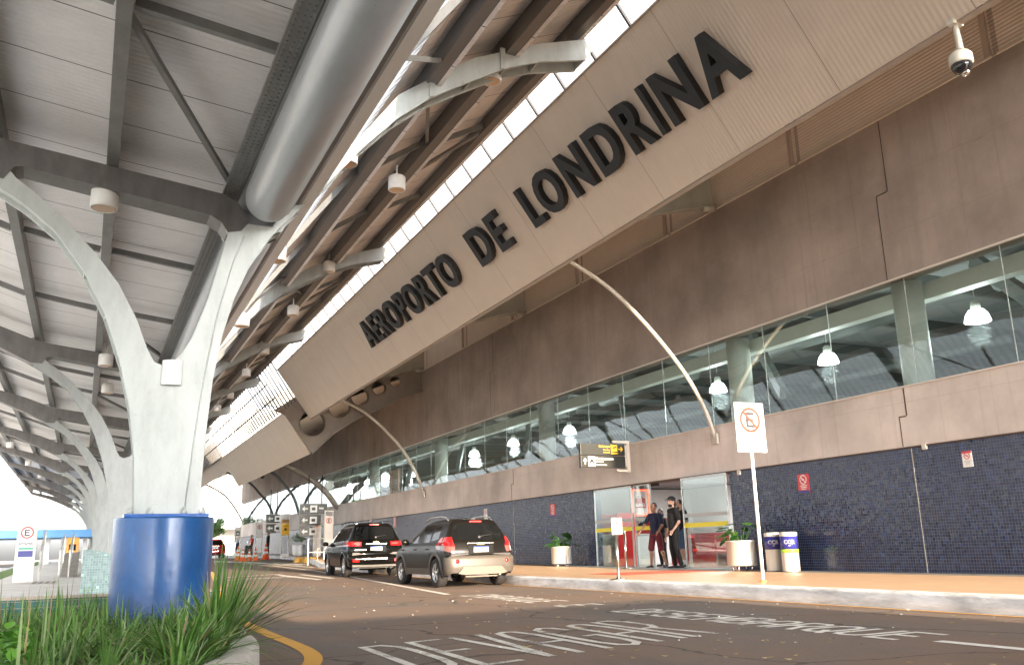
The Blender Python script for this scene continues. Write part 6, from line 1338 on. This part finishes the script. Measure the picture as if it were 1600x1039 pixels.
b.sheet(rows); cparent(b.build('concrete_rim', mat('rim_concrete', (.52, .50, .47), .75, var=.25, vscale=3, bump=.5)), pt)
b = MB(); b.prism(Pi + [], XY, -.02, .16); cparent(b.build('soil', M_SOIL), pt)
b = MB(); b.box(-3.5, 1.62, 12.2, 12.36, 0, .395); cparent(b.build('tiled_wall', M_TEAL), pt); b = MB(); b.box(-3.52, 1.64, 12.18, 12.40, .396, .425); cparent(b.build('wall_coping', mat('tan_coping', (.50, .42, .34), .7, var=.15)), pt)
def clump(b, x, y, n, h, spread, rd, w=.0075, droop=.5, m1=M_BLADE, m2=M_BLADE2, lean=(0, 0), z0=.15):
    for k in range(n):
        a = rd.uniform(0, 6.28); r0 = rd.uniform(0, .10); hh = h * rd.uniform(.55, 1.1); sp = spread * rd.uniform(.15, 1.0); dr = droop * hh * (sp / spread) ** 1.5 * rd.uniform(.6, 1.3)
        base = Vector((x + math.cos(a) * r0, y + math.sin(a) * r0, z0)); tip = Vector((x + math.cos(a) * sp + lean[0], y + math.sin(a) * sp + lean[1], z0 + hh * (1 - .25 * (sp / spread))))
        mm = m1 if rd.random() < .78 else (m2 if rd.random() < .8 else M_STRAW); leafblade(b, base, tip + Vector((0, 0, dr * .3)), w * rd.uniform(.7, 1.25), dr * 1.2, 8, mm, fold=.5)
rd = random.Random(21)
for (x, y, n, h, sp, lb, ln) in ((.98, 7.3, 150, .86, .62, 'tall upright clump of strap leaves right of the blue drum', (.16, 0)), (.62, 6.35, 85, .50, .55, 'shorter clump of strap leaves at the planter edge before the tall one', (.12, -.1))):
    t = thing('strap_leaf_clump', (x, y, .19), lb, 'plant', 'clumps of strap leaves in the planter'); b = MB(); clump(b, x, y, n, h, sp, rd, w=.0115, lean=ln, droop=.4); o = b.build('foliage', recalc=False); cparent(o, t)
b = MB(); cl = []
for k in range(400):
    y = rd.uniform(4.5, 11.8); x = rd.uniform(-2.2, 1.2)
    if ((x + .9) / 1.95) ** 2 + (max(0, 7.9 - y) / 3.35) ** 2 > 1: continue
    if math.hypot(x - .79, y - 10.6) < .6: continue
    if x / y < -.045 and y < 9: continue
    if any(math.hypot(x - c[0], y - c[1]) < .24 for c in cl): continue
    cl.append((x, y)); near = y < 7.5
    clump(b, x, y, 46 if near else 26, rd.uniform(.30, .48) * (.8 if y < 6 else 1), rd.uniform(.42, .75), rd, w=.0078, droop=1.0)
    if rd.random() < .3: clump(b, x, y, 7, rd.uniform(.5, .68), rd.uniform(.15, .3), rd, w=.008, droop=.2)
o = b.build('drooping_grass', recalc=False); tag(o, 'mass of drooping strap leaves filling the planter around the blue drum', 'ground cover', kind='stuff')
t = thing('broad_leaf_shrub', (-.55, 6.6, .19), 'low bright green broad-leaved shrub in the bottom left corner', 'plant'); b = MB(); bs = MB()
for k in range(2400):
    y = rd.uniform(4.9, 8.8); x = -.04 * y - rd.random() ** 1.3 * 1.5; z = .18 + rd.random() ** .6 * (.30 if y < 7.4 else .15) * (1 - .5 * abs(math.sin(x * 7 + y * 5))); a = rd.uniform(0, 6.28); d = Vector((math.cos(a), math.sin(a), rd.uniform(-.9, .9))).normalized(); l = rd.uniform(.045, .085) * (2.6 if rd.random() < .015 and y < 6.2 else 1)
    leafblade(b, (x, y, z), Vector((x, y, z)) + d * l, max(.0305, l * .36), .02, 5, fold=.5)
bs.tube([(-.45, 6.4, .1), (-.46, 6.4, .4)], .008, 6); o = b.build('foliage', M_LEAF, recalc=False); cparent(o, t); o = bs.build('stem', M_BARK); cparent(o, t)
